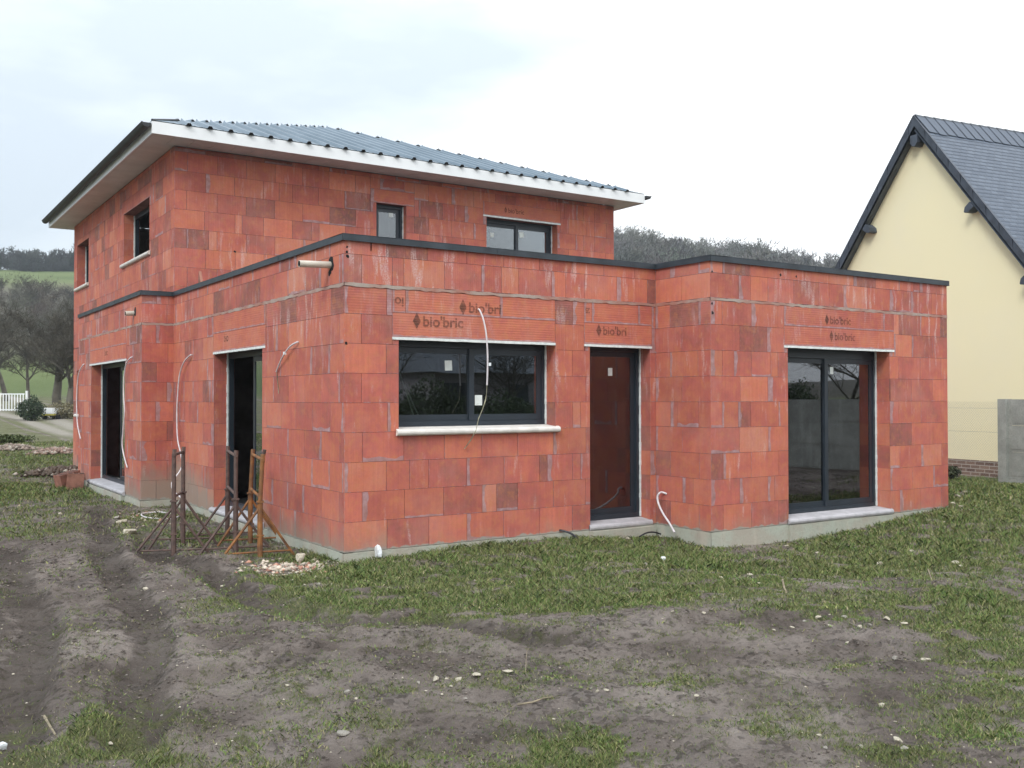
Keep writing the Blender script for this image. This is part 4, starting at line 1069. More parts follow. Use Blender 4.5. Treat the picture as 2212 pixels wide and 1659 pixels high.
def put(me, px, py, wpx, label, cat='stone', name='limestone_chunk', group=None, sq=1., lift=.25, z=None):
    p = at(px, py, 2, -.12)
    for _ in range(4): p = at(px, py, 2, hgt(p.x, p.y))
    d = (p - Vector(CAM)).dot(Vector(FW)); s = wpx * d / F / 2
    o = bpy.data.objects.new(name, me); scene.collection.objects.link(o)
    o.location = (p.x, p.y, hgt(p.x, p.y) + s * lift * sq); o.scale = (s, s, s * sq); o.rotation_euler = (rnd.uniform(-.15, .15), rnd.uniform(-.15, .15), rnd.uniform(0, 6.28) if sq <= 1 else .3)
    return tag(o, label, cat, group)
put(SW[0], 818, 1208, 42, 'white plaster lump against the plinth right of the near corner', 'debris', 'plaster_lump', sq=1.0, lift=.6)
put(SW[1], 1433, 1215, 19, 'small bright white lump on the grass in front of the narrow door', 'debris', 'plaster_lump', sq=.9, lift=.6)
put(SM[0], 648, 1222, 32, 'upright pale limestone standing in the rubble at the near corner', sq=1.9, lift=.6)
put(SM[1], 262, 1130, 36, 'pale limestone lying in front of the inner side corner'); put(SM[2], 278, 1150, 52, 'long flat limestone in front of the leftmost trestle', sq=.6)
put(SM[3], 495, 1137, 34, 'flat pale stone between the left and middle trestles', sq=.5)
put(SM[4], 942, 1474, 28, 'whitest stone of the row of four in the foreground mud', sq=.8); put(SM[5], 964, 1468, 16, 'smallest stone of the row of four in the foreground mud')
put(SM[2], 975, 1484, 14, 'tiny stone just below the row of four in the foreground mud')
put(SM[0], 990, 1470, 24, 'round pale stone of the foreground row, right of the whitest one'); put(SM[1], 1033, 1463, 34, 'largest cream stone at the right end of the foreground row', sq=.7)
put(SM[3], 1098, 1453, 38, 'flat cream stone slab alone right of the foreground row', sq=.4)
put(SM[4], 2062, 1218, 22, 'pale stone on the grass far right beyond the sliding door'); put(SM[5], 1904, 1222, 26, 'pale stone pair member on the grass right of the sliding door')
put(SM[6], 1850, 1135, 20, 'grey stone touching the plinth below the sliding door sill'); put(SM[1], 1355, 1165, 0 + 14, 'pale stone on the plinth ledge under the narrow door')
put(SM[7], 735, 1585, 46, 'grey flat stone half buried in the foreground mud', sq=.5)
put(SW[2], 8, 1618, 34, 'white lump at the lower left edge of the ground', 'debris', 'plaster_lump')
spots = [(1520, 1325, 14), (1765, 1325, 24), (1700, 1350, 30), (1740, 1342, 26), (1800, 1340, 26), (1835, 1330, 28), (1860, 1350, 22), (1890, 1345, 24), (1925, 1342, 26), (1960, 1345, 22), (1660, 1358, 22), (2002, 1412, 30), (1934, 1430, 22), (1905, 1524, 26), (1860, 1610, 26), (1940, 1604, 34), (1952, 1618, 24),
         (1880, 1200, 14), (1888, 1212, 12), (1970, 1192, 16), (2075, 1225, 14), (2000, 1180, 16), (1765, 1195, 14), (1930, 1235, 14), (2130, 1210, 14), (1845, 1185, 14), (1620, 1244, 22), (1640, 1262, 14), (1560, 1250, 16), (1530, 1225, 10), (1395, 1220, 22), (1180, 1370, 12), (1220, 1598, 10), (1290, 1495, 16), (1278, 1488, 12), (1310, 1500, 18), (1505, 1508, 20), (1195, 1555, 14),
         (585, 1580, 10), (1040, 1650, 16), (840, 1270, 10), (690, 1263, 14), (570, 1330, 12), (418, 1295, 20), (392, 1322, 12), (212, 1372, 14), (316, 1273, 22), (237, 1612, 18), (272, 1440, 14), (620, 1478, 14), (750, 1500, 20), (770, 1510, 14), (670, 1340, 14), (630, 1255, 12), (480, 1235, 16), (545, 1226, 18), (590, 1212, 14), (610, 1225, 16), (600, 1235, 20), (625, 1238, 16), (640, 1240, 20), (662, 1232, 18), (675, 1225, 16), (572, 1220, 14), (585, 1230, 12), (690, 1222, 18), (655, 1245, 18), (620, 1215, 12), (350, 1545, 10), (130, 1110, 14), (255, 1120, 20),
         (2040, 1130, 12), (2070, 1075, 22), (2060, 1090, 18), (2085, 1064, 16), (2100, 1058, 12), (2075, 1098, 20), (1560, 1170, 12), (1720, 1165, 14), (1740, 1160, 12), (1680, 1170, 14), (1790, 1150, 14), (1600, 1178, 12), (1700, 1180, 14), (1100, 1440, 12), (920, 1492, 10), (905, 1478, 14), (955, 1498, 12), (1005, 1510, 12), (870, 1462, 10), (1455, 1330, 14), (1830, 1390, 12), (1935, 1560, 14), (1785, 1620, 20), (1770, 1590, 16), (2015, 1480, 12), (2140, 1650, 12)]
def zone(a, b):
    if b < 1190 and a < 500: return 'on the bare strip beside the side wall'
    if b < 1280 and a < 720: return 'in the rubble by the near corner and trestles'
    if b < 1120 and a > 2000: return 'beyond the right end of the front wall'
    if b < 1190: return 'along the plinth of the stepped front wall'
    if b < 1290: return 'in the grass before the front doors' if a < 1780 else 'in the grass right of the sliding door'
    if b < 1370: return 'in the pale line across the mud at right' if a > 1600 else 'in the middle of the muddy ground'
    return 'in the left foreground mud' if a < 850 else ('in the central foreground mud' if a < 1500 else 'in the right foreground mud')
for i, (a, b, w) in enumerate(spots):
    if b in (1350, 1342, 1340, 1330, 1345, 1358): a += rnd.uniform(-12, 12); b += rnd.uniform(-9, 9); w *= rnd.uniform(.5, 1)
    put(SM[(i * 5) % 9], a, b, w * rnd.uniform(.8, 1.15), 'small pale limestone chip ' + zone(a, b), group='limestone chips ' + zone(a, b))
# twigs
def twig(pts, r, label):
    mb = MB(); P = []
    for (px, py, dz) in pts:
        p = at(px, py, 2, -.12); p = at(px, py, 2, hgt(p.x, p.y)); P.append(Vector((p.x, p.y, hgt(p.x, p.y) + dz)))
    mb.tube(P, [r * (1 - .5 * i / len(P)) for i in range(len(P))], 5)
    tag(mb.build('twig', TWIG), label, 'twig')
twig([(1118, 1527, .01), (1150, 1524, .02), (1175, 1515, .025), (1195, 1505, .01)], .007, 'dry twig lying below the foreground row of pale stones')
twig([(95, 1560, .02), (108, 1580, .03), (120, 1592, .01)], .007, 'dry twig sticking up from the grass at lower left')
twig([(2003, 1225, .0), (2006, 1240, .03), (2012, 1250, .01)], .009, 'short pale stick on the mud right of the grass')
twig([(1135, 1455, .0), (1138, 1440, .10)], .0025, 'thin dry stem standing right of the foreground stones')
twig([(1690, 1262, .04), (1694, 1276, .03), (1700, 1282, .0)], .010, 'short bent pale stick below the sliding door')

# ------------------------------------------------------------------ grass, one mesh of blades
def make_grass():
    n = 2500000
    # sample more densely near the camera
    az = R(33.5) + npr.uniform(-R(40), R(40), n); u = npr.uniform(0, 1, n)
    d = 3.6 * np.exp(u * math.log(34 / 3.6))
    x = CAM[0] + d * np.sin(az); y = CAM[1] + d * np.cos(az)
    cl = fbm(x, y, 6.5, 91, 3); g = grass_d(x, y)
    p = np.clip((g - .20) * 1.45, .0, 1) ** 1.2 * np.clip((cl - .42 + .14 * np.clip(g, 0, 1)) * 5, .06, 1) + .018 * (cl > .60)
    wr = np.zeros_like(x)
    for pl, w, dp in ruts[:4]: wr = np.maximum(wr, np.clip(1.5 - seg_dist(x, y, pl) / (w * 1.2), 0, 1))
    p = p * (1 - .8 * wr)
    inside_ = ((x > -.02) & (y > -.02) & (x < DX) & (y < HY)) | ((x > BX - .02) & (x < DX) & (y > CC - .02) & (y < 1)) | ((x > FX - .02) & (x < 0) & (y > EY) & (y < GY))
    k = (npr.uniform(0, 1, n) < p * .70) & ~inside_
    x, y, d, g = x[k], y[k], d[k], g[k]; m_ = len(x)
    z = height(x, y) - .004
    sc = np.clip(d / 10, .5, 2.2)
    hh = (.012 + .026 * npr.uniform(0, 1, m_) ** 1.5) * (.7 + .6 * np.clip(g, 0, 1.2)) * np.clip(sc, .7, 1.5)
    tall = (vnoise(x, y, 2.3, 63) > .75) * 1.0; hh = hh * (1 + .5 * tall)
    w = (.0015 + .0020 * npr.uniform(0, 1, m_)) * sc
    # broad weed leaves here and there
    broad = (vnoise(x, y, 3.1, 71) > .66) & (npr.uniform(0, 1, m_) < .45)
    w = np.where(broad, w * 2.6, w); hh = np.where(broad, hh * .75, hh)
    th = npr.uniform(0, 2 * math.pi, m_); ln = npr.uniform(.2, 1.5, m_) * hh; la = npr.uniform(0, 2 * math.pi, m_)
    c, s = np.cos(th), np.sin(th)
    b0 = np.stack([x - c * w, y - s * w, z], -1); b1 = np.stack([x + c * w, y + s * w, z], -1)
    mx_, my_ = x + np.cos(la) * ln * .45, y + np.sin(la) * ln * .45
    m0 = np.stack([mx_ - c * w * .8, my_ - s * w * .8, z + hh * .65], -1); m1 = np.stack([mx_ + c * w * .8, my_ + s * w * .8, z + hh * .65], -1)
    tp = np.stack([x + np.cos(la) * ln, y + np.sin(la) * ln, z + hh], -1)
    V = np.stack([b0, b1, m1, tp, m0], 1).reshape(-1, 3)
    Fc = np.arange(m_ * 5).reshape(-1, 5)
    t1 = vnoise(x, y, 1.7, 81)[:, None]; q = npr.uniform(0, 1, (m_, 1))
    green = np.array([.140, .185, .055]); lush = np.array([.125, .200, .050]); olive = np.array([.22, .225, .085]); straw = np.array([.31, .27, .16])
    dk = np.array([.062, .095, .036])
    col = green * (1 - t1) + lush * t1
    col = np.where(q > .62, olive, col); col = np.where(q > .90, straw, col); col = np.where(q < .18, dk, col)
    col = col * npr.uniform(.75, 1.35, (m_, 1))
    return V, Fc, np.repeat(col, 5, 0)
V_, F_, C_ = make_grass()
go = np_mesh('grass', V_, F_, GRASSM, col=C_, smooth=False)
tag(go, 'patchy short green grass growing through the mud', 'grass', kind='stuff')
# clods and crumbs of earth plus gravel chips: uncountable
def scatter(name, n, rmin, rmax, colf, label, cat, seed, dfun):
    rs = np.random.RandomState(seed)
    az = R(33.5) + rs.uniform(-R(38), R(38), n); d = 3.7 * np.exp(rs.uniform(0, 1, n) * math.log(16 / 3.7))
    x = CAM[0] + d * np.sin(az); y = CAM[1] + d * np.cos(az)
    k = dfun(x, y, rs) & ~(((x > -.03) & (y > -.03) & (x < DX)) | ((x > BX) & (x < DX) & (y > CC - .03)))
    x, y, d = x[k], y[k], d[k]; n = len(x); z = height(x, y)
    base = np.array([[1, 0, 0], [0, 1, 0], [-1, 0, 0], [0, -1, 0], [0, 0, .8], [0, 0, -.6]], float)
    r_ = rmin + (rmax - rmin) * rs.uniform(0, 1, n) ** 3
    r_ = r_ * np.clip(d / 7, .7, 1.6)
    V = base[None] * rs.uniform(.55, 1.25, (n, 6, 1))
    a = rs.uniform(0, 6.28, n); ca, sa_ = np.cos(a)[:, None], np.sin(a)[:, None]
    Vx = V[:, :, 0] * ca - V[:, :, 1] * sa_; Vy = V[:, :, 0] * sa_ + V[:, :, 1] * ca
    V = np.stack([Vx * r_[:, None] + x[:, None], Vy * r_[:, None] + y[:, None], V[:, :, 2] * r_[:, None] * .7 + z[:, None] + .1 * r_[:, None]], -1)
    f = np.array([[0, 1, 4], [1, 2, 4], [2, 3, 4], [3, 0, 4], [1, 0, 5], [2, 1, 5], [3, 2, 5], [0, 3, 5]])
    Fc = (np.arange(n)[:, None, None] * 6 + f[None]).reshape(-1, 3)
    col = np.repeat(colf(n, rs), 6, 0)
    o = np_mesh(name, V.reshape(-1, 3), Fc, GRASSM, col=col, smooth=False)
    tag(o, label, cat, kind='stuff')
scatter('earth_clods', 260000, .002, .017, lambda n, rs: np.array([[.150, .124, .104]]) * rs.uniform(.35, 1.25, (n, 1)), 'crumbs and clods of churned brown earth', 'soil', 3,
        lambda x, y, rs: (fbm(x, y, 2.1, 55, 3) > .47) & (grass_d(x, y) < .6) & (rs.uniform(0, 1, len(x)) < .55 * np.clip((fbm(x, y, 7, 57, 2) - .35) * 4, .15, 1)))
scatter('gravel', 9000, .003, .013, lambda n, rs: np.array([[.42, .38, .30]]) * rs.uniform(.6, 1.3, (n, 1)), 'tiny pale stone chips strewn over the mud', 'gravel', 4,
        lambda x, y, rs: (fbm(x, y, 1.5, 56, 3) > .46) & (rs.uniform(0, 1, len(x)) < .5))
cx_, cy_ = G(625, 1232)
ix_, iy_ = G(2080, 1080, .02); jx_, jy_ = G(300, 1110)
scatter('rubble', 420000, .008, .034, lambda n, rs: np.where(rs.uniform(0, 1, (n, 1)) < .3, np.array([[.42, .22, .16]]), np.array([[.50, .43, .35]])) * rs.uniform(.6, 1.3, (n, 1)), 'heap of pale and pink building rubble at the near corner', 'rubble', 5,
        lambda x, y, rs: rs.uniform(0, 1, len(x)) < .9 * np.exp(-(((x - cx_) ** 2 + (y - cy_) ** 2) / .30 ** 2) * 1.2) + .35 * np.exp(-((x - ix_) ** 2 + (y - iy_) ** 2) / .5 ** 2) + .25 * np.exp(-((x - jx_) ** 2 / .3 ** 2 + (y - jy_) ** 2 / 1.2 ** 2)))

# ------------------------------------------------------------------ neighbour's house
nb = empty('gabled_house', (16.0, 2.2, 0))
tag(nb, 'cream rendered house with steep slate gable roof right behind the unfinished one', 'house')
AZ = R(98.7); nd = Vector((math.sin(AZ), math.cos(AZ), 0)); gd_ = Vector((nd.y, -nd.x, 0))
B0 = Vector(CAM + ray(2155, 997) * 21.0); ZB0 = B0.z; B0 = Vector((B0.x, B0.y, 0))
def CREAMm():
    mt, t, b = newmat('cream_render'); v = N(t, 'ShaderNodeTexCoord').outputs['Object']
    c = mixc(t, smooth(t, noise_n(t, v, .35, 6, .6), .35, .7), (.86, .785, .52), (.83, .765, .545))
    c = mixc(t, M(t, 'MULTIPLY', noise_n(t, v, 90, 3), .12), c, (.5, .44, .28))
    t.links.new(c, b.inputs['Base Color']); b.inputs['Roughness'].default_value = .92; bump(t, b, noise_n(t, v, 120, 3), .35, .004); return mt
CREAM = CREAMm()
def small_brick():
    mt, t, b = newmat('base_brick'); v = N(t, 'ShaderNodeTexCoord').outputs['UV']
    br = N(t, 'ShaderNodeTexBrick'); t.links.new(v, br.inputs[0]); br.inputs['Scale'].default_value = 1
    br.inputs['Brick Width'].default_value = .24; br.inputs['Row Height'].default_value = .078; br.inputs['Mortar Size'].default_value = .009; br.inputs['Mortar Smooth'].default_value = .1
    br.inputs['Color1'].default_value = (.13, .075, .06, 1); br.inputs['Color2'].default_value = (.26, .17, .125, 1); br.inputs['Mortar'].default_value = (.42, .37, .33, 1)
    t.links.new(br.outputs[0], b.inputs['Base Color']); b.inputs['Roughness'].default_value = .9; bump(t, b, M(t, 'SUBTRACT', 1, br.outputs['Fac']), .6, .01)
    return mt
SBR = small_brick()
def slate():
    mt, t, b = newmat('slate'); v = N(t, 'ShaderNodeUVMap', uv_map='wall').outputs[0]
    br = N(t, 'ShaderNodeTexBrick'); t.links.new(v, br.inputs[0]); br.inputs['Scale'].default_value = 1
    br.inputs['Brick Width'].default_value = .22; br.inputs['Row Height'].default_value = .13; br.inputs['Mortar Size'].default_value = .006; br.inputs['Bias'].default_value = -.2
    br.inputs['Color1'].default_value = (.062, .085, .122, 1); br.inputs['Color2'].default_value = (.100, .128, .17, 1); br.inputs['Mortar'].default_value = (.026, .036, .052, 1)
    t.links.new(br.outputs[0], b.inputs['Base Color']); b.inputs['Roughness'].default_value = .55; bump(t, b, M(t, 'SUBTRACT', 1, br.outputs['Fac']), .6, .012)
    return mt
SLATE = slate()
TRIM = simple('dark_slate_trim', (.060, .075, .10), .6, 0, .2, 5, .2, .003)
def onv(px, py, n=-.24):
    d = Vector(ray(px, py)); p0 = B0 + nd * n; t_ = (p0 - Vector(CAM)).dot(nd) / d.dot(nd); w_ = Vector(CAM) + d * t_
    return (w_ - B0).dot(gd_), w_.z
gc, zr = onv(1973, 249); zr -= .04
_l = onv(1800, 578); _r = onv(2212, 566)
slope = ((zr - _l[1]) / (gc - _l[0]) + (zr - _r[1]) / (_r[0] - gc)) / 2; hw = 4.15; ze = zr - slope * hw; LEN = 13.
def NP(g, z, n): return B0 + gd_ * g + nd * n + Vector((0, 0, z)) - nb.location
inw = .18
mb = MB()
zi = zr - .22
gl_, gr_ = gc - hw + .2, gc + hw - .2
zlo = zi - slope * (hw - .2)
mb.poly([NP(gl_, ZB0, 0), NP(gr_, ZB0, 0), NP(gr_, zlo, 0), NP(gc, zi, 0), NP(gl_, zlo, 0)][::-1])
mb.poly([NP(gl_, ZB0, LEN), NP(gr_, ZB0, LEN), NP(gr_, zlo, LEN), NP(gc, zi, LEN), NP(gl_, zlo, LEN)])
for g in (gl_, gr_): mb.poly([NP(g, ZB0, 0), NP(g, ZB0, LEN), NP(g, zlo, LEN), NP(g, zlo, 0)])
mb.build('wall', CREAM, nb)
mb = MB()
def bq(g0, n0, g1, n1, s):
    L = math.hypot(g1 - g0, n1 - n0); mb.poly([NP(g0, -.6, n0), NP(g1, -.6, n1), NP(g1, ZB0, n1), NP(g0, ZB0, n0)][::s], uv=[(0, -.6), (L, -.6), (L, ZB0), (0, ZB0)][::s])
bq(gl_ - .02, -.02, gr_ + .02, -.02, -1); bq(gl_ - .02, -.02, gl_ - .02, LEN, 1); bq(gr_ + .02, -.02, gr_ + .02, LEN, -1)
mb.poly([NP(gl_ - .02, ZB0, -.02), NP(gr_ + .02, ZB0, -.02), NP(gr_ + .02, ZB0, .1), NP(gl_ - .02, ZB0, .1)])
o_ = mb.build('brick_base', SBR, nb, True); o_.data.uv_layers.active = o_.data.uv_layers['wall']; o_.data.uv_layers['wall'].active_render = True
mb = MB(); SLn = math.hypot(1, slope); 
for s in (-1, 1):
    # courses as overlapping slate rows with ragged edges
    rows = int(hw * SLn / .13)
    for k in range(rows):
        t0 = k / rows; t1 = (k + 1) / rows
        P = lambda t_, n, lift: NP(gc + s * hw * t_, zr - slope * hw * t_ + lift, n)
        q = [P(t0, -.2, 0.0), P(t1 + .002, -.2, .010), P(t1 + .002, LEN, .010), P(t0, LEN, .0)]
        L0 = hw * SLn * t0; L1 = hw * SLn * t1
        uv = [(0, -L0), (0, -L1), (LEN, -L1), (LEN, -L0)]
        mb.poly(q if s < 0 else q[::-1], 0, uv=uv if s < 0 else uv[::-1])
        q = [P(t1 + .002, -.2, .010), P(t1 + .002, -.2, 0), P(t1 + .002, LEN, 0), P(t1 + .002, LEN, .010)]
        mb.poly(q if s < 0 else q[::-1], 0, uv=uv)
rf = mb.build('roof', SLATE, nb, True)
mb = MB()
# ridge slates, visibly lapped
n = 0
while n < LEN:
    for s in (-1, 1):
        P = lambda t_, nn, l: NP(gc + s * t_, zr - slope * t_ + l, nn)
        jit = rnd.uniform(0, .03)
        q = [P(-.0, n - .2, .075), P(.36 + jit, n - .2 + .07, .045), P(.36 + jit, n + .14, .035), P(0, n + .10, .062)]
        mb.poly(q if s < 0 else q[::-1], 0, uv=[(0, 0), (.0, .05), (.1, .05), (.1, 0)])
    n += .30
mb.build('ridge', SLATE, nb, True)
# bargeboards
mb = MB()
for s in (-1, 1):
    for k in range(26):
        t0, t1 = k / 26 * hw * 1.01, (k + 1) / 26 * hw * 1.01 - .006
        P = lambda t_, dz, n: NP(gc + s * t_, zr - slope * t_ + dz, n)
        f = [P(t0, .04, -.235 - .012 * (k % 2)), P(t1, .04, -.235 - .012 * (k % 2)), P(t1, -.21, -.225), P(t0, -.21, -.225)]
        mb.poly(f if s < 0 else f[::-1])
    P = lambda t_, dz, n: NP(gc + s * t_, zr - slope * t_ + dz, n)
    f = [P(0, -.30, -.225), P(hw, -.30, -.225), P(hw, -.22, .0), P(0, -.22, .0)]; mb.poly(f if s < 0 else f[::-1])
    f = [P(0, .045, -.25), P(hw, .045, -.25), P(hw, .03, -.17), P(0, .03, -.17)]; mb.poly(f if s > 0 else f[::-1])
mb.build('bargeboard', TRIM, nb)
# purlin ends
def purlin(g, z, ang, w=.15, l=.24):
    mb = MB(); c, s_ = math.cos(ang), math.sin(ang)
    prof = [(-w / 2, 0), (w / 2, 0), (w / 2, -l + .08), (w / 2 - .06, -l), (-w / 2 + .06, -l), (-w / 2, -l + .08)]
    pts = [(x * c - y * s_, x * s_ + y * c) for x, y in prof]
    f0 = [NP(g + x, z + y, -.24) for x, y in pts]; f1 = [NP(g + x, z + y, .02) for x, y in pts]
    mb.poly(f0); mb.poly(f1[::-1])
    for i in range(6): j = (i + 1) % 6; mb.poly([f0[i], f1[i], f1[j], f0[j]])
    mb.build('purlin_end', TRIM, nb)
purlin(gc, zr - .42, 0, .20, .26)
ta = math.atan(slope)
for t_ in (1.62, 2.98): 
    purlin(gc + t_ - .05, zr - slope * t_ - .26, -ta); purlin(gc - t_ + .05, zr - slope * t_ - .26, ta)
# dormer on the near slope
mb = MB()
def dorm():
    t0 = 1.15; n0 = 3.1; n1 = 5.3; zt = zr - slope * t0
    gfront = gc + 3.6; zb = zr - slope * 3.6
    rg = gc + t0
    a = [NP(gfront + .1, zt - .9, n0), NP(gfront + .1, zt - .05, (n0 + n1) / 2), NP(gfront + .1, zt - .9, n1)]
    top = NP(rg + .05, zt - .05, (n0 + n1) / 2); l0 = NP(gc + t0 + .8, zt - .9, n0); l1 = NP(gc + t0 + .8, zt - .9, n1)
    mb.poly([l0, a[0], a[1], top], 0, uv=[(0, 0), (2, 0), (2, 1.2), (0, 1.2)]); mb.poly([top, a[1], a[2], l1], 0, uv=[(0, 0), (2, 0), (2, 1.2), (0, 1.2)])
    b0 = NP(gfront, zb, n0 + .1); b1 = NP(gfront, zt - .9, n0 + .1); b2 = NP(gc + t0 + .85, zt - .95, n0 + .1)
    mb.poly([b0, b1, b2], 0, uv=[(0, 0), (1, 1), (0, 1)])
    c0 = NP(gfront, zb, n1 - .1); c1 = NP(gfront, zt - .9, n1 - .1); mb.poly([b0, c0, c1, b1], 1); mb.poly([b1, c1, NP(gfront, zt - .12, (n0 + n1) / 2)], 1)
dorm(); mb.build('dormer', [SLATE, CREAM], nb, True)

# ------------------------------------------------------------------ boundary fences
FP = Vector(CAM + ray(2171, 950) * 19.0); FP.z = 0
cf = empty('concrete_fence', (FP.x, FP.y, 0)); tag(cf, 'weathered grey concrete panel fence at the right edge', 'fence')
zt_ = 1.60; L0 = Vector((0, 0, 0))
for k in range(6):
    p = gd_ * (k * 2.0)
    if True:
        mb = MB(); mb.obox(p, gd_, nd, Z, -.09, .09, -.09, .09, -.5, zt_ + (.0)); mb.build('post', FENCEC, cf)
    for j in range(4):
        mb = MB(); z0 = -.42 + j * .505; mb.obox(p, gd_, nd, Z, .092, 1.908, -.022, .022, z0, z0 + .500)
        mb.obox(p, gd_, nd, Z, .16, 1.84, -.028, -.0225, z0 + .05, z0 + .45)
        mb.build('panel', FENCEC, cf)
wf = empty('wire_fence', (FP.x, FP.y, 0)); tag(wf, 'thin chain link fence in front of the cream gable wall', 'fence')
WIRE = simple('galvanised_wire', (.30, .32, .30), .5, .5, .1, 5, 0)
mb = MB(); s_ = .055; Lf = 6.0; hf0, hf1 = .0, 1.55
u = -Lf
dd = hf1 - hf0
def wirebar(u0, z0, u1, z1, r=.0013):
    a = gd_ * u0 + Z * z0; b = gd_ * u1 + Z * z1; d = (b - a).normalized(); pp = d.cross(nd).normalized() * r
    mb.poly([a - pp, b - pp, b + pp, a + pp]); q = nd * r; mb.poly([a - q, b - q, b + q, a + q])
while u < -.1:
    for s in (1, -1):
        ua, ub = (u, u + dd) if s > 0 else (u + dd, u)
        za, zb2 = hf0, hf1
        x0, x1 = ua, ub
        # clip to end at the post
        if max(x0, x1) > -.1:
            t_ = (-.1 - min(x0, x1)) / dd
            if s > 0: x1 = -.1; zb2 = hf0 + dd * t_
            else: x0 = -.1; za = hf1 - dd * t_
        wirebar(x0, za, x1, zb2)
    u += s_
for z in (.35, .95, 1.42): wirebar(-Lf, z, -.1, z, .0022)
mb.build('mesh', WIRE, wf)
for k in (1, 2, 3):
    mb = MB(); mb.tube([gd_ * (-2.0 * k - .6) + Z * -.3, gd_ * (-2.0 * k - .6) + Z * 1.6], .02, 8); mb.build('post', WIRE, wf)
# weed clump by the brick base
# ------------------------------------------------------------------ bare trees
def bare_tree_arrays(seed, height_, spread=1., twigs=260, trunk_r=.16, low=.25, tw=.014, wig=.35):
    r_ = random.Random(seed); V = []; Fc = []
    def seg(a, b, ra, rb, n=4):
        d = (b - a); 
        if d.length < 1e-6: return
        d.normalize(); x = d.cross(Vector((.3, .5, .8))).normalized(); y = d.cross(x); base = len(V)
        for p, rad in ((a, ra), (b, rb)):
            for k in range(n): V.append(p + (x * math.cos(6.283 * k / n) + y * math.sin(6.283 * k / n)) * rad)
        for k in range(n): Fc.append((base + k, base + (k + 1) % n, base + n + (k + 1) % n, base + n + k))
    tips = []
    def grow(p, d, ln, rad, lev):
        n = 4 if lev < 2 else 3
        for i in range(n):
            d = (d + Vector((r_.gauss(0, 1), r_.gauss(0, 1), r_.gauss(0, .6) + (.25 if lev else 0))) * wig * .33).normalized()
            q = p + d * ln / n; r2 = rad * (1 - .55 * (i + 1) / n)
            seg(p, q, rad * (1 - .55 * i / n), r2, 5 if lev == 0 else (4 if lev < 2 else 3)); p = q
            if lev < 3 and (lev > 0 or i > 0):
                for _ in range(2 if lev < 2 else 2):
                    a = r_.uniform(0, 6.283); side = Vector((math.cos(a), math.sin(a), r_.uniform(-.1, .7))) * spread
                    nd_ = (d * .55 + side).normalized(); grow(p, nd_, ln * r_.uniform(.5, .72), r2 * r_.uniform(.45, .65), lev + 1)
            if lev >= 2: tips.append((p, d, lev))
    grow(Vector((0, 0, -.3)), Vector((0, 0, 1)), height_ * .52, trunk_r, 0)
    nt_ = len(tips)
    for k in range(twigs):
        p, d, lev = tips[r_.randrange(nt_)]
        for _ in range(1):
            a = Vector((r_.gauss(0, 1), r_.gauss(0, 1), r_.gauss(.35, .7))).normalized(); dd_ = (d + a).normalized(); l = height_ * r_.uniform(.05, .11)
            q = p + dd_ * l; x = dd_.cross(Vector((r_.random(), r_.random(), r_.random() + .1))).normalized() * tw; b = len(V)
            V.extend([p - x, p + x, q + x * .3, q - x * .3]); Fc.append((b, b + 1, b + 2, b + 3))
            y2 = dd_.cross(x).normalized() * tw; V.extend([p - y2, p + y2, q + y2 * .3, q - y2 * .3]); Fc.append((b + 4, b + 5, b + 6, b + 7))
    return np.array([tuple(v) for v in V]), np.array(Fc)
BARK = simple('winter_bark', (.105, .094, .074), .95, 0, .3, 2, .3, .01)
WOODM = vcol('winter_wood', .95)
def bare_tree(px, d, hh, seed, label, spread=1., twigs=3200, tr=.2, zoff=0, tw=.008):
    p = CAM + ray(px, 860) * d; x, y = p[0], p[1]; z = hgt(x, y)
    t = empty('bare_tree', (x, y, z)); tag(t, label, 'tree', 'bare winter trees')
    V, Fc = bare_tree_arrays(seed, hh, spread, twigs, tr, tw=tw)
    mid = V[Fc[:, 0], 2] < hh * .22
    for nm, mk in (('trunk', mid), ('crown', ~mid)):
        if mk.sum() == 0: continue
        f = Fc[mk]; used, inv = np.unique(f.ravel(), return_inverse=True)
        np_mesh(nm, V[used], inv.reshape(f.shape), BARK, t, smooth=False)
bare_tree(122, 56, 7.2, 3, 'large bare tree with forked dark trunk left of the house', 1.1, 5200, .30, tw=.009)
bare_tree(150, 52, 6.2, 8, 'bare tree with thick trunk tight against the left edge of the house', 1., 4200, .24, tw=.009)
bare_tree(15, 66, 6.8, 12, 'bare tree at the left edge of the photo behind the white gate', 1.2, 4200, .2, tw=.009)
bare_tree(60, 74, 6.5, 15, 'slender bare tree behind the dark bush', 1.1, 3600, .16, tw=.010)
def forest(name, spots_, label, seed, col, kinds=5, hmin=.8, hmax=1.15, tw=.045, spread=.75, twigs=420, trunk=.14):
    rs = np.random.RandomState(seed); protos = [bare_tree_arrays(100 + seed * 10 + i, 1.0 * 9, spread, twigs, trunk, tw=tw, wig=.4) for i in range(kinds)]
    Vs = []; Fs = []; Cs = []; b = 0
    for (x, y, z, h) in spots_:
        V, Fc = protos[rs.randint(kinds)]; a = rs.uniform(0, 6.28); s = h / 9 * rs.uniform(hmin, hmax)
        W_ = np.stack([(V[:, 0] * math.cos(a) - V[:, 1] * math.sin(a)) * s + x, (V[:, 0] * math.sin(a) + V[:, 1] * math.cos(a)) * s + y, V[:, 2] * s + z], -1)
        Vs.append(W_); Fs.append(Fc + b); b += len(V)
        c = np.array(col) * rs.uniform(.65, 1.35) * (1 + rs.uniform(-.08, .08, 3)); Cs.append(np.repeat(c[None], len(V), 0))
    o = np_mesh(name, np.concatenate(Vs), np.concatenate(Fs), WOODM, col=np.concatenate(Cs), smooth=False)
    return tag(o, label, 'wood', kind='stuff')
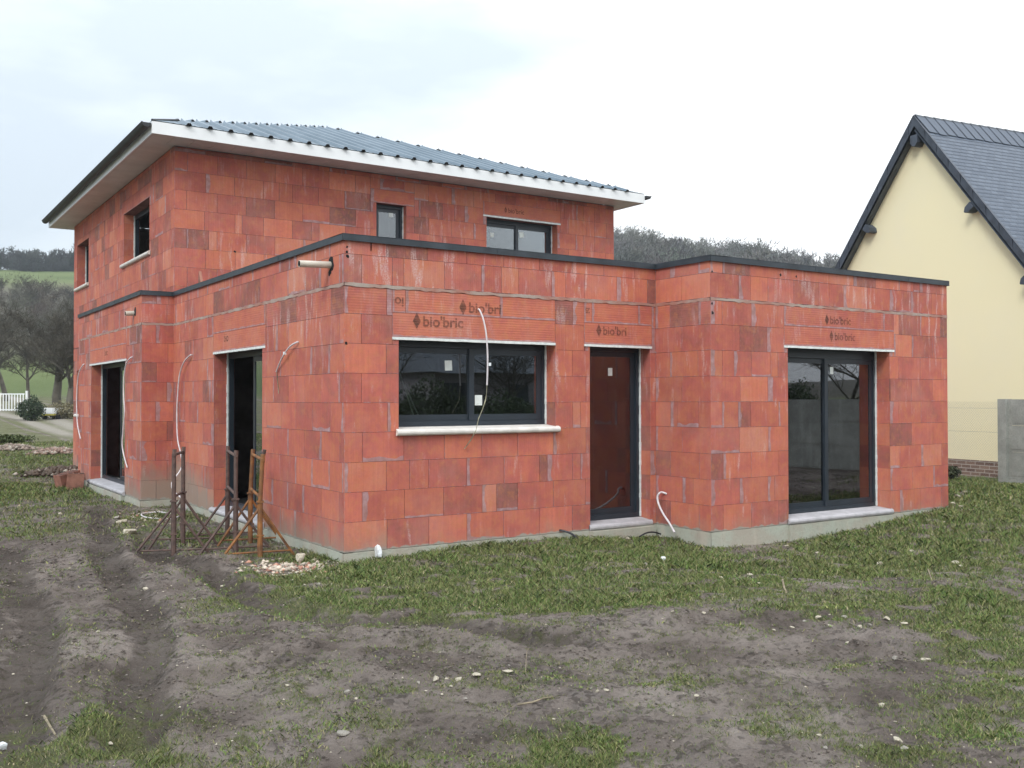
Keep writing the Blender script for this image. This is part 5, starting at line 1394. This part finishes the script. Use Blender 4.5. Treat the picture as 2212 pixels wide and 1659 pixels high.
def area(n, az0, az1, d0, d1, h0, h1, seed, sink=0.):
    rs = np.random.RandomState(seed); out = []
    for _ in range(n):
        az = R(rs.uniform(az0, az1)); d = rs.uniform(d0, d1); x = CAM[0] + d * math.sin(az); y = CAM[1] + d * math.cos(az)
        out.append((x, y, d, rs.uniform(h0, h1)))
    zz = height(np.array([o[0] for o in out]), np.array([o[1] for o in out]))
    return [(o[0], o[1], float(z) - sink, o[3]) for o, z in zip(out, zz)]
forest('hillside_wood', area(680, 30, 66, 175, 312, 8, 10.5, 1), 'grey leafless wood covering the hill behind the house and its neighbour', 1, (.155, .158, .145), tw=.075, twigs=520)
forest('ridge_wood', area(300, -12, 32, 284, 330, 5.2, 8.2, 2, 2.4), 'dark tree line on the hilltop at left', 2, (.070, .082, .075), tw=.12, twigs=900, trunk=.1)
forest('hillside_scrub', area(420, -8, 20, 138, 196, 2.6, 5.6, 4), 'brown leafless scrub on the slope at left', 4, (.115, .105, .082), tw=.055, spread=1., twigs=380)

# leafy bushes by the lane
def leaf_bush(loc, r3, n, col, name, label, cat, seed, group=None, ls=.05):
    rs = np.random.RandomState(seed); t = empty(name, loc); tag(t, label, cat, group)
    c = rs.normal(0, 1, (n, 3)); c /= np.linalg.norm(c, axis=1)[:, None]; rad = rs.uniform(.35, 1, (n, 1)) ** .6
    lump = 1 + .3 * np.sin(c[:, :1] * 5 + seed) * np.cos(c[:, 1:2] * 4) + rs.uniform(-.1, .1, (n, 1))
    c = c * rad * lump * np.array(r3); c[:, 2] += r3[2] * .9; c = c[c[:, 2] > 0]; n = len(c)
    a = rs.normal(0, 1, (n, 3)); a /= np.linalg.norm(a, axis=1)[:, None]; b = np.cross(a, rs.normal(0, 1, (n, 3))); b /= np.linalg.norm(b, axis=1)[:, None]
    s = ls * rs.uniform(.6, 1.4, (n, 1)); V = np.stack([c - a * s, c + b * s * .5, c + a * s, c - b * s * .5], 1).reshape(-1, 3)
    col_ = np.repeat(np.array(col) * rs.uniform(.5, 1.5, (n, 1)), 4, 0)
    np_mesh('foliage', V, np.arange(n * 4).reshape(-1, 4), GRASSM, t, col=col_, smooth=False)
    mb = MB()
    for k in range(6): mb.tube([(0, 0, -.1), (rs.uniform(-.5, .5) * r3[0], rs.uniform(-.5, .5) * r3[1], r3[2] * 1.2)], [.03, .01], 5)
    mb.build('stem', BARK, t); return t
def far(px, d): p = CAM + ray(px, 860) * d; return (p[0], p[1], hgt(p[0], p[1]))
leaf_bush(far(68, 44), (.55, .6, .55), 2600, (.035, .055, .028), 'bush', 'dark evergreen bush between the white gate and the white trailer', 'bush', 1)
leaf_bush(far(135, 46), (1.1, .7, .40), 2200, (.16, .14, .08), 'dry_hedge', 'dry brown hedge strip under the bare trees', 'hedge', 2)
leaf_bush(far(12, 30), (.7, .4, .14), 1500, (.07, .09, .03), 'weed_clump', 'green weed clump in front of the lane at the left edge', 'plant', 3, ls=.05)
p = far(2055, 18.6); leaf_bush((FP.x - gd_.x * 1.25, FP.y - gd_.y * 1.25, .0), (.16, .16, .12), 500, (.05, .06, .03), 'weed_clump', 'dark weed clump at the foot of the brick base', 'plant', 4, ls=.03)
# white gate
gx, gy, gz = far(22, 52)
gt = empty('white_gate', (gx, gy, gz)); tag(gt, 'white barred gate across the lane at the far left', 'gate')
rt = Vector((RT[0], RT[1], 0)).normalized()
mb = MB()
for z in (.12, .95): mb.obox(Vector((0, 0, 0)), rt, Z, Vector((FW[0], FW[1], 0)), -2.2, .75, z, z + .06, 0, .04)
mb.build('rail', WHITEP, gt)
mb = MB()
for k in range(20): mb.obox(Vector((0, 0, 0)), rt, Z, Vector((FW[0], FW[1], 0)), -2.18 + k * .15, -2.13 + k * .15, .05, 1.0, -.02, -.001)
mb.build('bars', WHITEP, gt)
for u in (-.85, .78):
    mb = MB(); mb.obox(Vector((0, 0, 0)), rt, Z, Vector((FW[0], FW[1], 0)), u, u + .10, -.2, 1.15, .05, .15); mb.build('post', WHITEP, gt)
tx, ty, tz = far(98, 45)
tr_ = empty('trailer', (tx, ty, tz)); tag(tr_, 'small low white and yellow trailer under the bare trees', 'trailer')
mb = MB(); mb.obox(Vector((0, 0, 0)), rt, Z, Vector((FW[0], FW[1], 0)), -.30, .30, .28, .55, 0, 1.2); mb.build('body', WHITEP, tr_)
mb = MB(); mb.obox(Vector((0, 0, 0)), rt, Z, Vector((FW[0], FW[1], 0)), -.30, .30, .20, .277, .01, 1.19); mb.build('lower_panel', simple('yellow_panel', (.45, .40, .08), .6), tr_)
for u in (-.31, .31):
    mb = MB(); c0 = rt * u + Vector((FW[0], FW[1], 0)) * .6 + Z * .17; mb.tube([c0 - rt * .05, c0 + rt * .05], .18, 14); mb.build('wheel', BLACKP, tr_)
# rubble heaps on the left
for (px, d, r_, col, lab) in ((122, 27, .6, (.34, .23, .18), 'low reddish rubble heap beside the far end of the house'), (30, 28, .55, (.32, .25, .20), 'low reddish rubble heap at the left edge'), (135, 22, .8, (.16, .12, .09), 'dark strip of dug earth and roots beside the far end of the house')):
    x, y, z = far(px, d); rs = np.random.RandomState(px); n = 900; r_ = r_ * .9
    c = np.stack([rs.normal(0, r_ * .45, n), rs.normal(0, r_ * .45, n)], -1); hz = np.exp(-(c ** 2).sum(1) / r_ ** 2) * .14
    base = np.array([[1, 0, 0], [0, 1, 0], [-1, 0, 0], [0, -1, 0], [0, 0, .8], [0, 0, -.6]], float); s = rs.uniform(.02, .085, (n, 1, 1))
    V = base[None] * s * rs.uniform(.6, 1.3, (n, 6, 1)); V[:, :, 0] += c[:, :1]; V[:, :, 1] += c[:, 1:2]; V[:, :, 2] += hz[:, None] * rs.uniform(.3, 1, (n, 1))
    f = np.array([[0, 1, 4], [1, 2, 4], [2, 3, 4], [3, 0, 4], [1, 0, 5], [2, 1, 5], [3, 2, 5], [0, 3, 5]])
    cc = np.repeat(np.where(rs.uniform(0, 1, (n, 1)) < .2, np.array([[.34, .30, .25]]), np.array([col]) * .75) * rs.uniform(.5, 1.2, (n, 1)), 6, 0)
    o_ = np_mesh('rubble_heap', V.reshape(-1, 3), (np.arange(n)[:, None, None] * 6 + f[None]).reshape(-1, 3), GRASSM, col=cc, smooth=False); o_.location = (x, y, z)
    tag(o_, lab, 'rubble')

# ------------------------------------------------------------------ garden behind the photographer, mirrored in the panes
rs_ = random.Random(4)
for i in range(9):
    x = 1.5 + i * 2.6; y = -13.5 - rs_.uniform(0, 1.2)
    leaf_bush((x, y, hgt(x, y)), (1.6, .9, rs_.uniform(.85, 1.15)), 9000, (.060, .085, .038), 'hedge_shrub', 'dark evergreen hedge shrub mirrored in the front panes, %s from the left' % ('first', 'second', 'third', 'fourth', 'fifth', 'sixth', 'seventh', 'eighth', 'ninth')[i], 'hedge', 30 + i, 'hedge shrubs behind the photographer', ls=.05)
gh = empty('garden_house', (19.5, -29, 0)); tag(gh, 'low rendered house with dark roof behind the hedge, mirrored in the wide front window', 'house')
mb = MB(); mb.box((0, 0, 1.1), (8, 7, 3.4)); mb.build('wall', simple('mauve_render', (.30, .27, .29), .9, 0, .1, 2, .2), gh)
mb = MB(); mb.poly([(-4.4, -4, 2.7), (4.4, -4, 2.7), (3.0, 0, 4.3), (-3.0, 0, 4.3)]); mb.poly([(4.4, 4, 2.7), (-4.4, 4, 2.7), (-3.0, 0, 4.3), (3.0, 0, 4.3)]); mb.poly([(-4.4, -4, 2.7), (-4.4, 4, 2.7), (-3.0, 0, 4.3)]); mb.poly([(4.4, 4, 2.7), (4.4, -4, 2.7), (3.0, 0, 4.3)])
mb.build('roof', TRIM, gh)
for wx in (-3, 0, 3): mb = MB(); mb.box((wx, 3.53, 1.6), (1.2, .08, 1.3)); mb.build('window', ANTH, gh)
for i, (x, y, h) in enumerate(((5.5, -19, 6.5), (10.5, -20, 7.5), (15, -19, 6), (21, -17, 7), (27, -16, 7))):
    t = empty('garden_tree', (x, y, hgt(x, y))); tag(t, 'bare garden tree mirrored in the front panes, %s from the left' % ('first', 'second', 'third', 'fourth', 'fifth')[i], 'tree', 'garden trees behind the photographer')
    V, Fc = bare_tree_arrays(60 + i, h, 1.1, 1200, .12, tw=.008); mid = V[Fc[:, 0], 2] < h * .2
    for nm, mk in (('trunk', mid), ('crown', ~mid)):
        f = Fc[mk]; used, inv = np.unique(f.ravel(), return_inverse=True); np_mesh(nm, V[used], inv.reshape(f.shape), BARK, t, smooth=False)
# ------------------------------------------------------------------ air between here and the hill
hm = bpy.data.materials.new('haze_air'); hm.use_nodes = True; t = hm.node_tree; t.nodes.clear()
pv = N(t, 'ShaderNodeVolumePrincipled'); pv.inputs['Color'].default_value = (.86, .93, 1, 1); pv.inputs['Density'].default_value = .0005; pv.inputs['Anisotropy'].default_value = .2
t.links.new(pv.outputs[0], N(t, 'ShaderNodeOutputMaterial').inputs['Volume'])
zlo_ = float(ZZ.min()) - 1; zhi_ = 75.
mb = MB(); E_ = 660.
mb.box((0, 0, (zlo_ + zhi_) / 2), (2 * E_, 2 * E_, zhi_ - zlo_)); hz_ = mb.build('haze', hm); tag(hz_, kind='stuff')
print('grass faces', len(F_), zlo_)
